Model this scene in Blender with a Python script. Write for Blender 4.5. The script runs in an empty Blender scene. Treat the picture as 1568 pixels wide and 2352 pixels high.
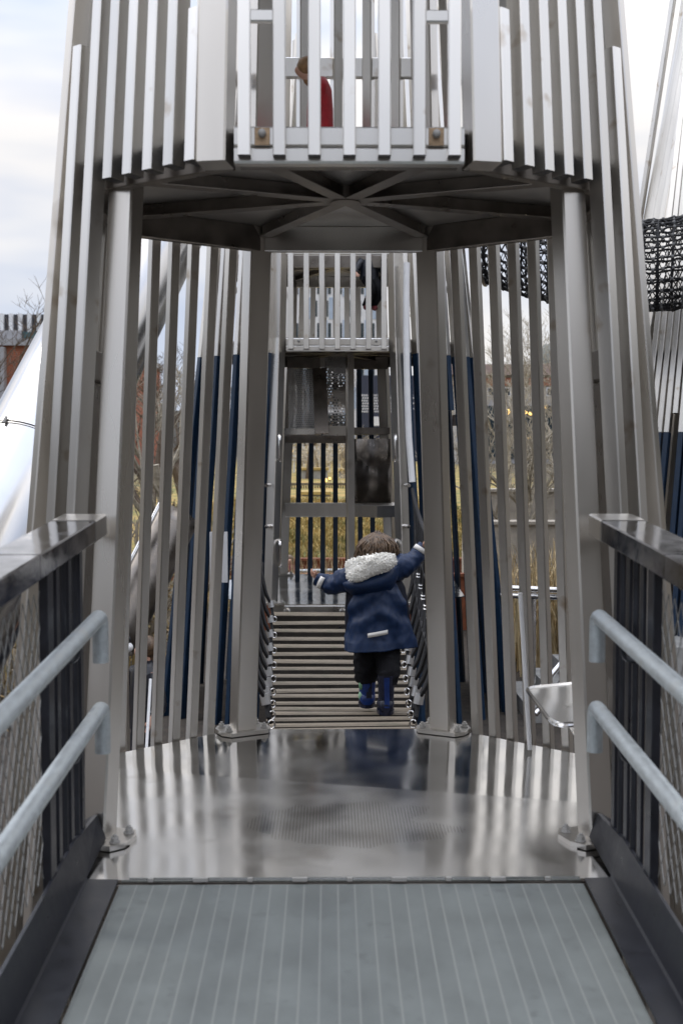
import bpy, math, random
from mathutils import Vector, Matrix, noise
random.seed(7)
PI = math.pi
sc = bpy.context.scene
col = sc.collection

# ------------------------------------------------------------------ camera, sky, sun, exposure
F_PX, HOR, VPX = 2600.0, 1040.0, 760.0          # calibration of the photo on a 1568 x 2352 grid
CAM = Vector((-0.0665, 0.0, 1.55))
PITCH = math.atan((1176 - HOR) / F_PX)
YAW = math.atan((784 - VPX) / F_PX)
cd = bpy.data.cameras.new("camera")
cam = bpy.data.objects.new("camera", cd)
col.objects.link(cam)
cd.sensor_fit = 'VERTICAL'
cd.sensor_height = 36.0
cd.lens = F_PX / 2352 * 36.0
cd.clip_start = 0.05
cd.clip_end = 2000
cam.location = CAM
cam.rotation_euler = (PI / 2 - PITCH, 0, -YAW)
cd.dof.use_dof = True
cd.dof.focus_distance = 8.0
cd.dof.aperture_fstop = 3.2
sc.camera = cam

SUN_EL, SUN_AZ = math.radians(50), math.radians(285)
w = bpy.data.worlds.new("World")
sc.world = w
w.use_nodes = True
nt = w.node_tree
nt.nodes.clear()
wo = nt.nodes.new("ShaderNodeOutputWorld")
sky = nt.nodes.new("ShaderNodeTexSky")
sky.sky_type = 'NISHITA'
sky.sun_disc = False
sky.sun_elevation = SUN_EL
sky.sun_rotation = SUN_AZ
b1 = nt.nodes.new("ShaderNodeBackground")
b1.inputs[1].default_value = 0.10
nt.links.new(sky.outputs[0], b1.inputs[0])
tc = nt.nodes.new("ShaderNodeTexCoord")
mp = nt.nodes.new("ShaderNodeMapping")
mp.inputs['Scale'].default_value = (1.0, 1.0, 4.0)
mp.inputs['Location'].default_value = (0.7, 0.2, 0.35)
nt.links.new(tc.outputs['Generated'], mp.inputs[0])
ns = nt.nodes.new("ShaderNodeTexNoise")
ns.inputs['Scale'].default_value = 2.2
ns.inputs['Detail'].default_value = 4
ns.inputs['Roughness'].default_value = 0.5
nt.links.new(mp.outputs[0], ns.inputs[0])
cr = nt.nodes.new("ShaderNodeValToRGB")
cr.color_ramp.elements[0].position = 0.44
cr.color_ramp.elements[0].color = (0.57, 0.63, 0.77, 1)
cr.color_ramp.elements[1].position = 0.64
cr.color_ramp.elements[1].color = (0.95, 0.915, 0.885, 1)
nt.links.new(ns.outputs[0], cr.inputs[0])
b2 = nt.nodes.new("ShaderNodeBackground")
sep = nt.nodes.new("ShaderNodeSeparateXYZ")
nt.links.new(tc.outputs['Generated'], sep.inputs[0])
zr = nt.nodes.new("ShaderNodeMapRange")             # overcast sky: zenith brighter than the horizon
zr.inputs[1].default_value = 0.25
zr.inputs[2].default_value = 0.95
zr.inputs[3].default_value = 1.03
zr.inputs[4].default_value = 3.1
nt.links.new(sep.outputs[2], zr.inputs[0])
nt.links.new(zr.outputs[0], b2.inputs[1])
nt.links.new(cr.outputs[0], b2.inputs[0])
mx = nt.nodes.new("ShaderNodeMixShader")
mx.inputs[0].default_value = 0.88
nt.links.new(b1.outputs[0], mx.inputs[1])
nt.links.new(b2.outputs[0], mx.inputs[2])
nt.links.new(mx.outputs[0], wo.inputs[0])

sd = bpy.data.lights.new("sun", 'SUN')
sd.energy = 0.7
sd.angle = math.radians(14)
sd.color = (1.0, 0.95, 0.88)
so = bpy.data.objects.new("sun", sd)
col.objects.link(so)
so.rotation_euler = (PI / 2 - SUN_EL, 0, -(SUN_AZ - PI))
so.location = (0, -10, 20)
sc.view_settings.view_transform = 'Standard'
sc.view_settings.look = 'None'
sc.view_settings.exposure = 0.13
sc.view_settings.gamma = 1.0
sc.view_settings.use_curve_mapping = False

# ------------------------------------------------------------------ survey helpers (photo measurement -> metres)
def at(px, py, Y):
    u, v = (px - 784) / F_PX, (1176 - py) / F_PX
    d = Vector((u, 1, v))
    cp, sp = math.cos(PITCH), math.sin(PITCH)
    d = Vector((d.x, d.y * cp + d.z * sp, -d.y * sp + d.z * cp))
    cy, sy = math.cos(-YAW), math.sin(-YAW)
    d = Vector((d.x * cy - d.y * sy, d.x * sy + d.y * cy, d.z))
    return CAM + d * (Y / d.y)

def onz(px, py, z):
    p = at(px, py, 1.0) - CAM
    return CAM + p * ((z - CAM.z) / p.z)

# ------------------------------------------------------------------ materials
MATS = {}
def mat(name, base, rough=0.5, metal=0.0, var=0.15, vscale=8.0, bump=0.0, bscale=40.0, stretch=(1, 1, 1),
        rvar=0.0, spots=None, bstretch=None, coat=0.0, base2=None, spec=0.5, objvar=0.0):
    m = bpy.data.materials.new(name)
    m.use_nodes = True
    n, l = m.node_tree.nodes, m.node_tree.links
    bs = n["Principled BSDF"]
    bs.inputs['Roughness'].default_value = rough
    bs.inputs['Metallic'].default_value = metal
    bs.inputs['Specular IOR Level'].default_value = spec
    if coat:
        bs.inputs['Coat Weight'].default_value = coat
    t = n.new("ShaderNodeTexCoord")
    mpn = n.new("ShaderNodeMapping")
    mpn.inputs['Scale'].default_value = stretch
    l.new(t.outputs['Object'], mpn.inputs[0])
    nz = n.new("ShaderNodeTexNoise")
    nz.inputs['Scale'].default_value = vscale
    nz.inputs['Detail'].default_value = 2 if metal > 0.9 else 6
    nz.inputs['Roughness'].default_value = 0.5 if metal > 0.9 else 0.62
    l.new(mpn.outputs[0], nz.inputs[0])
    r = n.new("ShaderNodeValToRGB")
    b = Vector(base)
    lo = b * (1 - var)
    hi = Vector(base2) if base2 else b * (1 + var)
    r.color_ramp.elements[0].position = 0.32
    r.color_ramp.elements[1].position = 0.68
    r.color_ramp.elements[0].color = (*lo, 1)
    r.color_ramp.elements[1].color = (min(hi.x, 1), min(hi.y, 1), min(hi.z, 1), 1)
    l.new(nz.outputs[0], r.inputs[0])
    cout = r.outputs[0]
    if spots:
        sc_, thr, c2 = spots
        n2 = n.new("ShaderNodeTexNoise")
        n2.inputs['Scale'].default_value = sc_
        n2.inputs['Detail'].default_value = 3
        l.new(t.outputs['Object'], n2.inputs[0])
        r2 = n.new("ShaderNodeValToRGB")
        r2.color_ramp.elements[0].position = thr
        r2.color_ramp.elements[1].position = thr + 0.13
        l.new(n2.outputs[0], r2.inputs[0])
        mm = n.new("ShaderNodeMixRGB")
        mm.inputs[2].default_value = (*c2, 1)
        l.new(r2.outputs[0], mm.inputs[0])
        l.new(cout, mm.inputs[1])
        cout = mm.outputs[0]
    if objvar:
        oi = n.new("ShaderNodeObjectInfo")
        mo = n.new("ShaderNodeMapRange")
        mo.inputs[3].default_value = 1 - objvar
        mo.inputs[4].default_value = 1 + objvar * 0.3
        l.new(oi.outputs['Random'], mo.inputs[0])
        vm = n.new("ShaderNodeVectorMath")
        vm.operation = 'SCALE'
        l.new(cout, vm.inputs[0])
        l.new(mo.outputs[0], vm.inputs['Scale'])
        cout = vm.outputs[0]
    l.new(cout, bs.inputs['Base Color'])
    if rvar:
        ma = n.new("ShaderNodeMapRange")
        ma.inputs[1].default_value = 0.3
        ma.inputs[2].default_value = 0.7
        ma.inputs[3].default_value = max(rough - rvar, 0.02)
        ma.inputs[4].default_value = rough + rvar
        l.new(nz.outputs[0], ma.inputs[0])
        l.new(ma.outputs[0], bs.inputs['Roughness'])
    if bump:
        nb = n.new("ShaderNodeTexNoise")
        nb.inputs['Scale'].default_value = bscale
        nb.inputs['Detail'].default_value = 3
        if bstretch:
            mb = n.new("ShaderNodeMapping")
            mb.inputs['Scale'].default_value = bstretch
            l.new(t.outputs['Object'], mb.inputs[0])
            l.new(mb.outputs[0], nb.inputs[0])
        else:
            l.new(t.outputs['Object'], nb.inputs[0])
        bp = n.new("ShaderNodeBump")
        bp.inputs['Strength'].default_value = bump
        bp.inputs['Distance'].default_value = 0.01
        l.new(nb.outputs[0], bp.inputs['Height'])
        l.new(bp.outputs[0], bs.inputs['Normal'])
    MATS[name] = m
    return m

def emit(name, colr, s):
    m = bpy.data.materials.new(name)
    m.use_nodes = True
    bs = m.node_tree.nodes["Principled BSDF"]
    bs.inputs['Base Color'].default_value = (*colr, 1)
    bs.inputs['Emission Color'].default_value = (*colr, 1)
    bs.inputs['Emission Strength'].default_value = s
    return m

STEEL = mat("brushed_steel", (0.69, 0.66, 0.615), 0.30, 1.0, 0.06, 3.0, 0.0, 60.0, (2.0, 2.0, 0.4), 0.03,
            (3.2, 0.66, (0.44, 0.40, 0.35)), (14, 14, 0.4), objvar=0.10)
STEELB = mat("satin_steel_slats", (0.82, 0.795, 0.75), 0.31, 1.0, 0.06, 3.0, 0.0, 60.0, (2.0, 2.0, 0.4), 0.03,
             (6.5, 0.64, (0.50, 0.41, 0.31)), (14, 14, 0.4), objvar=0.16)
STEELD = mat("dark_steel", (0.23, 0.207, 0.185), 0.36, 1.0, 0.18, 9.0, 0.0, 60.0, (1, 1, 1), 0.10)  # darker copy of the steel, with the shade of undersides put into its colour
POLISH = mat("polished_steel", (0.74, 0.73, 0.72), 0.17, 1.0, 0.05, 3.0, 0.05, 6.0, rvar=0.05)
PLATE = mat("deck_plate_underside", (0.58, 0.56, 0.53), 0.45, 1.0, 0.12, 4.0)
BOLT = mat("bolt_steel", (0.33, 0.32, 0.30), 0.55, 0.0, 0.1, 8)
RUST = mat("rusty_washer", (0.42, 0.30, 0.19), 0.6, 0.5, 0.35, 40)
GALV = mat("galvanised_tube", (0.50, 0.54, 0.55), 0.46, 0.6, 0.12, 45.0, 0.05, 60, (1, 0.5, 1), 0.10,
           (7.0, 0.60, (0.52, 0.54, 0.53)))
BLACKP = mat("black_powder_coat", (0.012, 0.013, 0.018), 0.34, 0.0, 0.3, 12, 0.05, 120, rvar=0.08)
RAILT = mat("dark_rail_steel", (0.27, 0.27, 0.29), 0.13, 1.0, 0.3, 10, 0.04, 60, rvar=0.08)
NAVY = mat("navy_paint", (0.007, 0.025, 0.056), 0.38, 0.0, 0.18, 14, 0.06, 160)
ROPE = mat("black_rope", (0.012, 0.012, 0.014), 0.7, 0.0, 0.4, 60, 0.8, 220)
FERR = mat("aluminium_ferrule", (0.72, 0.72, 0.72), 0.35, 0.9, 0.1, 30)
PLANKS = mat("dark_plank_side", (0.032, 0.026, 0.020), 0.8, 0, 0.4, 9)  # darker colour for plank faces that do not point up
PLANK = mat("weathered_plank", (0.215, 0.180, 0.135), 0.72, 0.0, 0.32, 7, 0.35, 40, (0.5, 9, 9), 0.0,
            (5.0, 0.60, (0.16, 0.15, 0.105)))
WIRE = mat("mesh_wire", (0.27, 0.27, 0.26), 0.42, 0.5, 0.2, 30)
WHITE = mat("white_tube", (0.80, 0.80, 0.80), 0.3, 0.0, 0.05, 6)

def deck_mat(name, perf):
    m = mat(name, (0.71, 0.70, 0.68) if perf else (0.66, 0.65, 0.63), 0.175 if perf else 0.12, 1.0, 0.08, 2.6, 0.0, 1, (1, 1, 1), 0.06, (3.0, 0.62, (0.52, 0.50, 0.47)))
    n, l = m.node_tree.nodes, m.node_tree.links
    bs = n["Principled BSDF"]
    t = n.new("ShaderNodeTexCoord")
    mpn = n.new("ShaderNodeMapping")
    mpn.inputs['Scale'].default_value = (2.2, 2.6, 1)
    l.new(t.outputs['Object'], mpn.inputs[0])
    nz = n.new("ShaderNodeTexNoise")
    nz.inputs['Scale'].default_value = 1.15
    nz.inputs['Detail'].default_value = 0.5
    l.new(mpn.outputs[0], nz.inputs[0])
    bp = n.new("ShaderNodeBump")
    bp.inputs['Strength'].default_value = 0.13
    bp.inputs['Distance'].default_value = 0.03
    l.new(nz.outputs[0], bp.inputs['Height'])
    l.new(bp.outputs[0], bs.inputs['Normal'])
    if perf:
        old = bs.inputs['Base Color'].links[0].from_socket
        sx = n.new("ShaderNodeSeparateXYZ")
        l.new(t.outputs['Object'], sx.inputs[0])
        def M(op, a, b=None):
            q = n.new("ShaderNodeMath")
            q.operation = op
            for i, vv in enumerate((a, b)):
                if vv is None:
                    continue
                if isinstance(vv, (int, float)):
                    q.inputs[i].default_value = vv
                else:
                    l.new(vv, q.inputs[i])
            return q.outputs[0]
        P = 0.0135
        fx = M('SUBTRACT', M('FRACT', M('MULTIPLY', sx.outputs[0], 1 / P)), 0.5)
        fy = M('SUBTRACT', M('FRACT', M('MULTIPLY', sx.outputs[1], 1 / P)), 0.5)
        d = M('SQRT', M('ADD', M('MULTIPLY', fx, fx), M('MULTIPLY', fy, fy)))
        hole = M('LESS_THAN', d, 0.24)
        ex = M('MULTIPLY', sx.outputs[0], 1 / 0.66)
        ey = M('MULTIPLY', M('ADD', sx.outputs[1], 0.50), 1 / 0.50)
        n3 = n.new("ShaderNodeTexNoise")
        n3.inputs['Scale'].default_value = 3.0
        l.new(t.outputs['Object'], n3.inputs[0])
        rr = M('ADD', M('ADD', M('MULTIPLY', ex, ex), M('MULTIPLY', ey, ey)), M('MULTIPLY', n3.outputs[0], 1.6))
        msk = M('LESS_THAN', rr, 1.15)
        fac = M('MULTIPLY', hole, msk)
        mm = n.new("ShaderNodeMixRGB")
        mm.inputs[2].default_value = (0.24, 0.235, 0.225, 1)
        l.new(fac, mm.inputs[0])
        l.new(old, mm.inputs[1])
        l.new(mm.outputs[0], bs.inputs['Base Color'])
    return m
DECKM = deck_mat("deck_sheet_steel", False)
DECKP = deck_mat("perforated_deck_steel", True)

def perf_mat(name, base, rough, P, rad, mask=True, metal=1.0):
    m = mat(name, base, rough, metal, 0.12, 6, rvar=0.05)
    n, l = m.node_tree.nodes, m.node_tree.links
    bs = n["Principled BSDF"]
    out = n["Material Output"]
    t = n.new("ShaderNodeTexCoord")
    sx = n.new("ShaderNodeSeparateXYZ")
    l.new(t.outputs['Object'], sx.inputs[0])
    def M(op, a, b=None):
        q = n.new("ShaderNodeMath")
        q.operation = op
        for i, vv in enumerate((a, b)):
            if vv is None:
                continue
            if isinstance(vv, (int, float)):
                q.inputs[i].default_value = vv
            else:
                l.new(vv, q.inputs[i])
        return q.outputs[0]
    row = M('FLOOR', M('MULTIPLY', sx.outputs[2], 1 / P))
    off = M('MULTIPLY', M('MODULO', row, 2.0), 0.5)
    fx = M('SUBTRACT', M('FRACT', M('ADD', M('MULTIPLY', sx.outputs[0], 1 / P), off)), 0.5)
    fz = M('SUBTRACT', M('FRACT', M('MULTIPLY', sx.outputs[2], 1 / P)), 0.5)
    d = M('SQRT', M('ADD', M('MULTIPLY', fx, fx), M('MULTIPLY', fz, fz)))
    hole = M('LESS_THAN', d, rad)
    if mask:
        n3 = n.new("ShaderNodeTexNoise")
        n3.inputs['Scale'].default_value = 5.0
        l.new(t.outputs['Object'], n3.inputs[0])
        hole = M('MULTIPLY', hole, M('LESS_THAN', n3.outputs[0], 0.56))
    tr = n.new("ShaderNodeBsdfTransparent")
    ms = n.new("ShaderNodeMixShader")
    l.new(hole, ms.inputs[0])
    l.new(bs.outputs[0], ms.inputs[1])
    l.new(tr.outputs[0], ms.inputs[2])
    l.new(ms.outputs[0], out.inputs[0])
    return m
PERF = perf_mat("perforated_sheet", (0.50, 0.48, 0.46), 0.35, 0.034, 0.27, True)
PERFF = perf_mat("fine_perforated_sheet", (0.50, 0.48, 0.46), 0.30, 0.024, 0.26, False)
PERFL = perf_mat("brightened_perforated_sheet", (0.88, 0.87, 0.85), 0.4, 0.024, 0.20, False, 0.0)  # pale non-metal colour stands in for sky reflected in the steel panel

def mat_ramp():
    m = mat("ribbed_ramp_mat", (0.150, 0.164, 0.157), 0.62, 0.0, 0.16, 5.0, 0.0, rvar=0.08, spots=(14, 0.60, (0.128, 0.139, 0.134)))
    n, l = m.node_tree.nodes, m.node_tree.links
    bs = n["Principled BSDF"]
    old = bs.inputs['Base Color'].links[0].from_socket
    t = n.new("ShaderNodeTexCoord")
    sx = n.new("ShaderNodeSeparateXYZ")
    l.new(t.outputs['Object'], sx.inputs[0])
    def M(op, a, b=None):
        q = n.new("ShaderNodeMath")
        q.operation = op
        for i, vv in enumerate((a, b)):
            if vv is None:
                continue
            if isinstance(vv, (int, float)):
                q.inputs[i].default_value = vv
            else:
                l.new(vv, q.inputs[i])
        return q.outputs[0]
    fx = M('ABSOLUTE', M('SUBTRACT', M('FRACT', M('ADD', M('MULTIPLY', sx.outputs[0], 1 / 0.0605), 0.2)), 0.5))
    line = M('LESS_THAN', fx, 0.055)
    mm = n.new("ShaderNodeMixRGB")
    mm.inputs[2].default_value = (0.225, 0.235, 0.22, 1)
    l.new(M('MULTIPLY', line, 0.8), mm.inputs[0])
    l.new(old, mm.inputs[1])
    l.new(mm.outputs[0], bs.inputs['Base Color'])
    hy = M('SINE', M('MULTIPLY', sx.outputs[1], 2 * PI / 0.011))
    ad = M('ADD', M('MULTIPLY', hy, 0.5), M('MULTIPLY', line, -1.2))
    bp = n.new("ShaderNodeBump")
    bp.inputs['Strength'].default_value = 0.5
    bp.inputs['Distance'].default_value = 0.003
    l.new(ad, bp.inputs['Height'])
    l.new(bp.outputs[0], bs.inputs['Normal'])
    return m
MATR = mat_ramp()

# ------------------------------------------------------------------ mesh builder
class MB:
    def __init__(self):
        self.v, self.f, self.mi, self.cur = [], [], [], 0
    def add(self, vs, fs):
        o = len(self.v)
        self.v += [Vector(p) for p in vs]
        for f in fs:
            self.f.append([i + o for i in f])
            self.mi.append(self.cur)
        return self
    def loft(self, rings, caps=True, closed=True):
        n = len(rings[0])
        vs = [p for r in rings for p in r]
        fs = []
        for i in range(len(rings) - 1):
            for j in range(n if closed else n - 1):
                k = (j + 1) % n
                fs.append([i * n + j, i * n + k, (i + 1) * n + k, (i + 1) * n + j])
        if caps:
            fs.append(list(range(n))[::-1])
            fs.append([(len(rings) - 1) * n + j for j in range(n)])
        return self.add(vs, fs)
    def beam(self, p0, p1, w_, d_, nrm=(0, -1, 0), ch=0.004, cap=None):
        p0, p1 = Vector(p0), Vector(p1)
        t = (p1 - p0).normalized()
        a = Vector(nrm)
        a = (a - t * a.dot(t)).normalized()
        b = t.cross(a)
        w2, d2 = w_ / 2, d_ / 2
        ch = min(ch, w2 * 0.5, d2 * 0.5)
        sec = [(w2 - ch, d2), (w2, d2 - ch), (w2, -d2 + ch), (w2 - ch, -d2), (-w2 + ch, -d2), (-w2, -d2 + ch), (-w2, d2 - ch), (-w2 + ch, d2)]
        r0 = [p0 + b * x + a * y for x, y in sec]
        r1 = [p1 + b * x + a * y for x, y in sec]
        self.loft([r0, r1])
        if cap is not None:
            self.mi[-2] = cap
        return self
    def box(self, c, s, rz=0, ch=0.004):
        c = Vector(c)
        n = Vector((math.sin(rz), -math.cos(rz), 0))
        return self.beam(c - Vector((0, 0, s[2] / 2)), c + Vector((0, 0, s[2] / 2)), s[0], s[1], n, ch)
    def bx(self, x0, x1, y0, y1, z0, z1):
        vs = [(x, y, z) for z in (z0, z1) for y in (y0, y1) for x in (x0, x1)]
        return self.add(vs, [[0, 2, 3, 1], [4, 5, 7, 6], [0, 1, 5, 4], [2, 6, 7, 3], [0, 4, 6, 2], [1, 3, 7, 5]])
    def prism(self, poly, z0, z1):
        r0 = [Vector((p[0], p[1], z0)) for p in poly]
        r1 = [Vector((p[0], p[1], z1)) for p in poly]
        return self.loft([r0, r1])
    def tube(self, pts, r, n=10, caps=True, closed=False, flat=1.0):
        pts = [Vector(p) for p in pts]
        m = len(pts)
        rings = []
        prev = None
        for i, p in enumerate(pts):
            if closed:
                t = (pts[(i + 1) % m] - pts[i - 1])
            else:
                t = pts[min(i + 1, m - 1)] - pts[max(i - 1, 0)]
            if t.length < 1e-9:
                t = Vector((0, 0, 1))
            t.normalize()
            if prev is None:
                a = t.cross(Vector((0, 0, 1)))
                if a.length < 0.05:
                    a = t.cross(Vector((1, 0, 0)))
                a.normalize()
            else:
                a = prev - t * prev.dot(t)
                if a.length < 1e-6:
                    a = t.orthogonal()
                a.normalize()
            prev = a
            b = t.cross(a)
            rr = r[i] if isinstance(r, (list, tuple)) else r
            rings.append([p + (a * math.cos(2 * PI * j / n) + b * math.sin(2 * PI * j / n) * flat) * rr for j in range(n)])
        if closed:
            rings.append(rings[0])
            return self.loft(rings, False)
        return self.loft(rings, caps)
    def ball(self, c, r, n=10, m=7, sx=1, sy=1, sz=1):
        c = Vector(c)
        rings = []
        for i in range(m + 1):
            a = -PI / 2 + PI * i / m
            q = max(math.cos(a), 0.02)
            rings.append([c + Vector((r * sx * q * math.cos(2 * PI * j / n), r * sy * q * math.sin(2 * PI * j / n), r * sz * math.sin(a))) for j in range(n)])
        return self.loft(rings)
    def build(self, name, m, parent=None, smooth=False, ang=40, org=None):
        me = bpy.data.meshes.new(name)
        if parent is not None:
            o0 = parent['_o']
            o0 = Vector(o0)
        else:
            o0 = Vector(org) if org is not None else Vector((0, 0, 0))
        me.from_pydata([tuple(p - o0) for p in self.v], [], self.f)
        ml = m if isinstance(m, (list, tuple)) else [m]
        for q in ml:
            me.materials.append(q)
        if len(ml) > 1:
            me.polygons.foreach_set('material_index', self.mi)
        if smooth:
            me.polygons.foreach_set('use_smooth', [True] * len(me.polygons))
            me.set_sharp_from_angle(angle=math.radians(ang))
        me.update()
        o = bpy.data.objects.new(name, me)
        col.objects.link(o)
        o['_o'] = tuple(o0)
        if parent is not None:
            o.parent = parent
        else:
            o.location = o0
        return o

def thing(name, loc, label, cat, group=None):
    o = bpy.data.objects.new(name, None)
    o.empty_display_size = 0.2
    col.objects.link(o)
    o.location = loc
    o['_o'] = tuple(loc)
    tag(o, label, cat, group)
    return o

def tag(o, label, cat, group=None):
    o['label'] = label
    o['category'] = cat
    if group:
        o['group'] = group
    return o

def struct(o):
    o['kind'] = 'structure'
    return o

def lerp(a, b, t):
    return a + (b - a) * t

def bez(p0, p1, p2, n):
    p0, p1, p2 = Vector(p0), Vector(p1), Vector(p2)
    return [p0 * (1 - t) ** 2 + p1 * 2 * t * (1 - t) + p2 * t * t for t in [i / n for i in range(n + 1)]]

# ------------------------------------------------------------------ ground
GZ = -1.30
def ground_z(x, y):
    k = [(-400, GZ), (17, GZ), (19, -1.05), (21, -0.50), (30, 0.15), (45, 0.55), (70, 0.85), (140, 0.95), (600, 1.0)]
    z = k[-1][1]
    for (a, za), (b, zb) in zip(k, k[1:]):
        if a <= y < b:
            t = (y - a) / (b - a)
            z = za + (zb - za) * t
            break
    return z + (0.10 * noise.noise(Vector((x * 0.25, y * 0.25, 0))) if y > 19 else 0)

GROUND = mat("ground_gravel_and_turf", (0.045, 0.036, 0.028), 0.95, 0, 0.45, 9, 0.8, 60)
def ground_material(m):
    n, l = m.node_tree.nodes, m.node_tree.links
    bs = n["Principled BSDF"]
    old = bs.inputs['Base Color'].links[0].from_socket
    t = n.new("ShaderNodeTexCoord")
    sx = n.new("ShaderNodeSeparateXYZ")
    l.new(t.outputs['Object'], sx.inputs[0])
    rg = n.new("ShaderNodeMapRange")
    rg.inputs[1].default_value = 18.5
    rg.inputs[2].default_value = 20.5
    l.new(sx.outputs[1], rg.inputs[0])
    nz = n.new("ShaderNodeTexNoise")
    nz.inputs['Scale'].default_value = 1.1
    nz.inputs['Detail'].default_value = 8
    nz.inputs['Roughness'].default_value = 0.7
    l.new(t.outputs['Object'], nz.inputs[0])
    r = n.new("ShaderNodeValToRGB")
    e = r.color_ramp.elements
    e[0].position = 0.36
    e[0].color = (0.10, 0.125, 0.035, 1)
    e[1].position = 0.62
    e[1].color = (0.46, 0.30, 0.10, 1)
    q = e.new(0.48)
    q.color = (0.26, 0.21, 0.065, 1)
    l.new(nz.outputs[0], r.inputs[0])
    mm = n.new("ShaderNodeMixRGB")
    ab = n.new("ShaderNodeMath")
    ab.operation = 'ABSOLUTE'
    l.new(sx.outputs[0], ab.inputs[0])
    rx = n.new("ShaderNodeMapRange")
    rx.inputs[1].default_value = 5.0
    rx.inputs[2].default_value = 9.0
    rx.inputs[3].default_value = 1.0
    rx.inputs[4].default_value = 0.12
    l.new(ab.outputs[0], rx.inputs[0])
    mu = n.new("ShaderNodeMath")
    mu.operation = 'MULTIPLY'
    l.new(rg.outputs[0], mu.inputs[0])
    l.new(rx.outputs[0], mu.inputs[1])
    l.new(mu.outputs[0], mm.inputs[0])
    l.new(old, mm.inputs[1])
    l.new(r.outputs[0], mm.inputs[2])
    l.new(mm.outputs[0], bs.inputs['Base Color'])
ground_material(GROUND)
g = MB()
xs = [-400, -150, -60, -30, -20] + [-14 + i for i in range(29)] + [20, 30, 60, 150, 400]
ys = [-150, -40, -10, 0, 6, 12, 16, 17, 18, 19, 20] + [21 + 0.8 * i for i in range(14)] + [34, 38, 45, 55, 70, 100, 140, 250, 600]
g.add([(x, y, ground_z(x, y)) for y in ys for x in xs],
      [[j * len(xs) + i, j * len(xs) + i + 1, (j + 1) * len(xs) + i + 1, (j + 1) * len(xs) + i] for j in range(len(ys) - 1) for i in range(len(xs) - 1)])
struct(g.build("ground", GROUND, smooth=True, ang=80))

hm_ = MB()  # added hill ring, heights set by direction to darken the steel's reflections
hr0, hr1 = [], []
for i in range(121):
    az = 2 * PI * i / 120                              # 0 = straight ahead, clockwise
    dg = math.degrees(az)
    kn = [(0, 2.2), (22, 2.2), (40, 9), (75, 14), (150, 14), (180, 12.5), (200, 8), (216, 3), (234, 3), (248, 10), (290, 9), (318, 2.2), (360, 2.2)]
    for (d0_, e0), (d1_, e1) in zip(kn, kn[1:]):
        if d0_ <= dg <= d1_:
            el = lerp(e0, e1, (dg - d0_) / (d1_ - d0_))
    el *= 1 + 0.22 * noise.noise(Vector((math.cos(az) * 5, math.sin(az) * 5, 3))) + 0.14 * noise.noise(Vector((math.cos(az) * 22, math.sin(az) * 22, 3)))
    R0 = 230.0
    hr0.append(Vector((math.sin(az) * R0 * 0.8, math.cos(az) * R0 * 0.8, -2)))
    hr1.append(Vector((math.sin(az) * R0, math.cos(az) * R0, 1.5 + R0 * math.tan(math.radians(el)))))
hm_.loft([hr0, hr1], False, False)
struct(hm_.build("added_hill_ring", mat("dark_hill_ring", (0.035, 0.032, 0.024), 0.95, 0, 0.5, 0.08), smooth=True))

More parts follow.
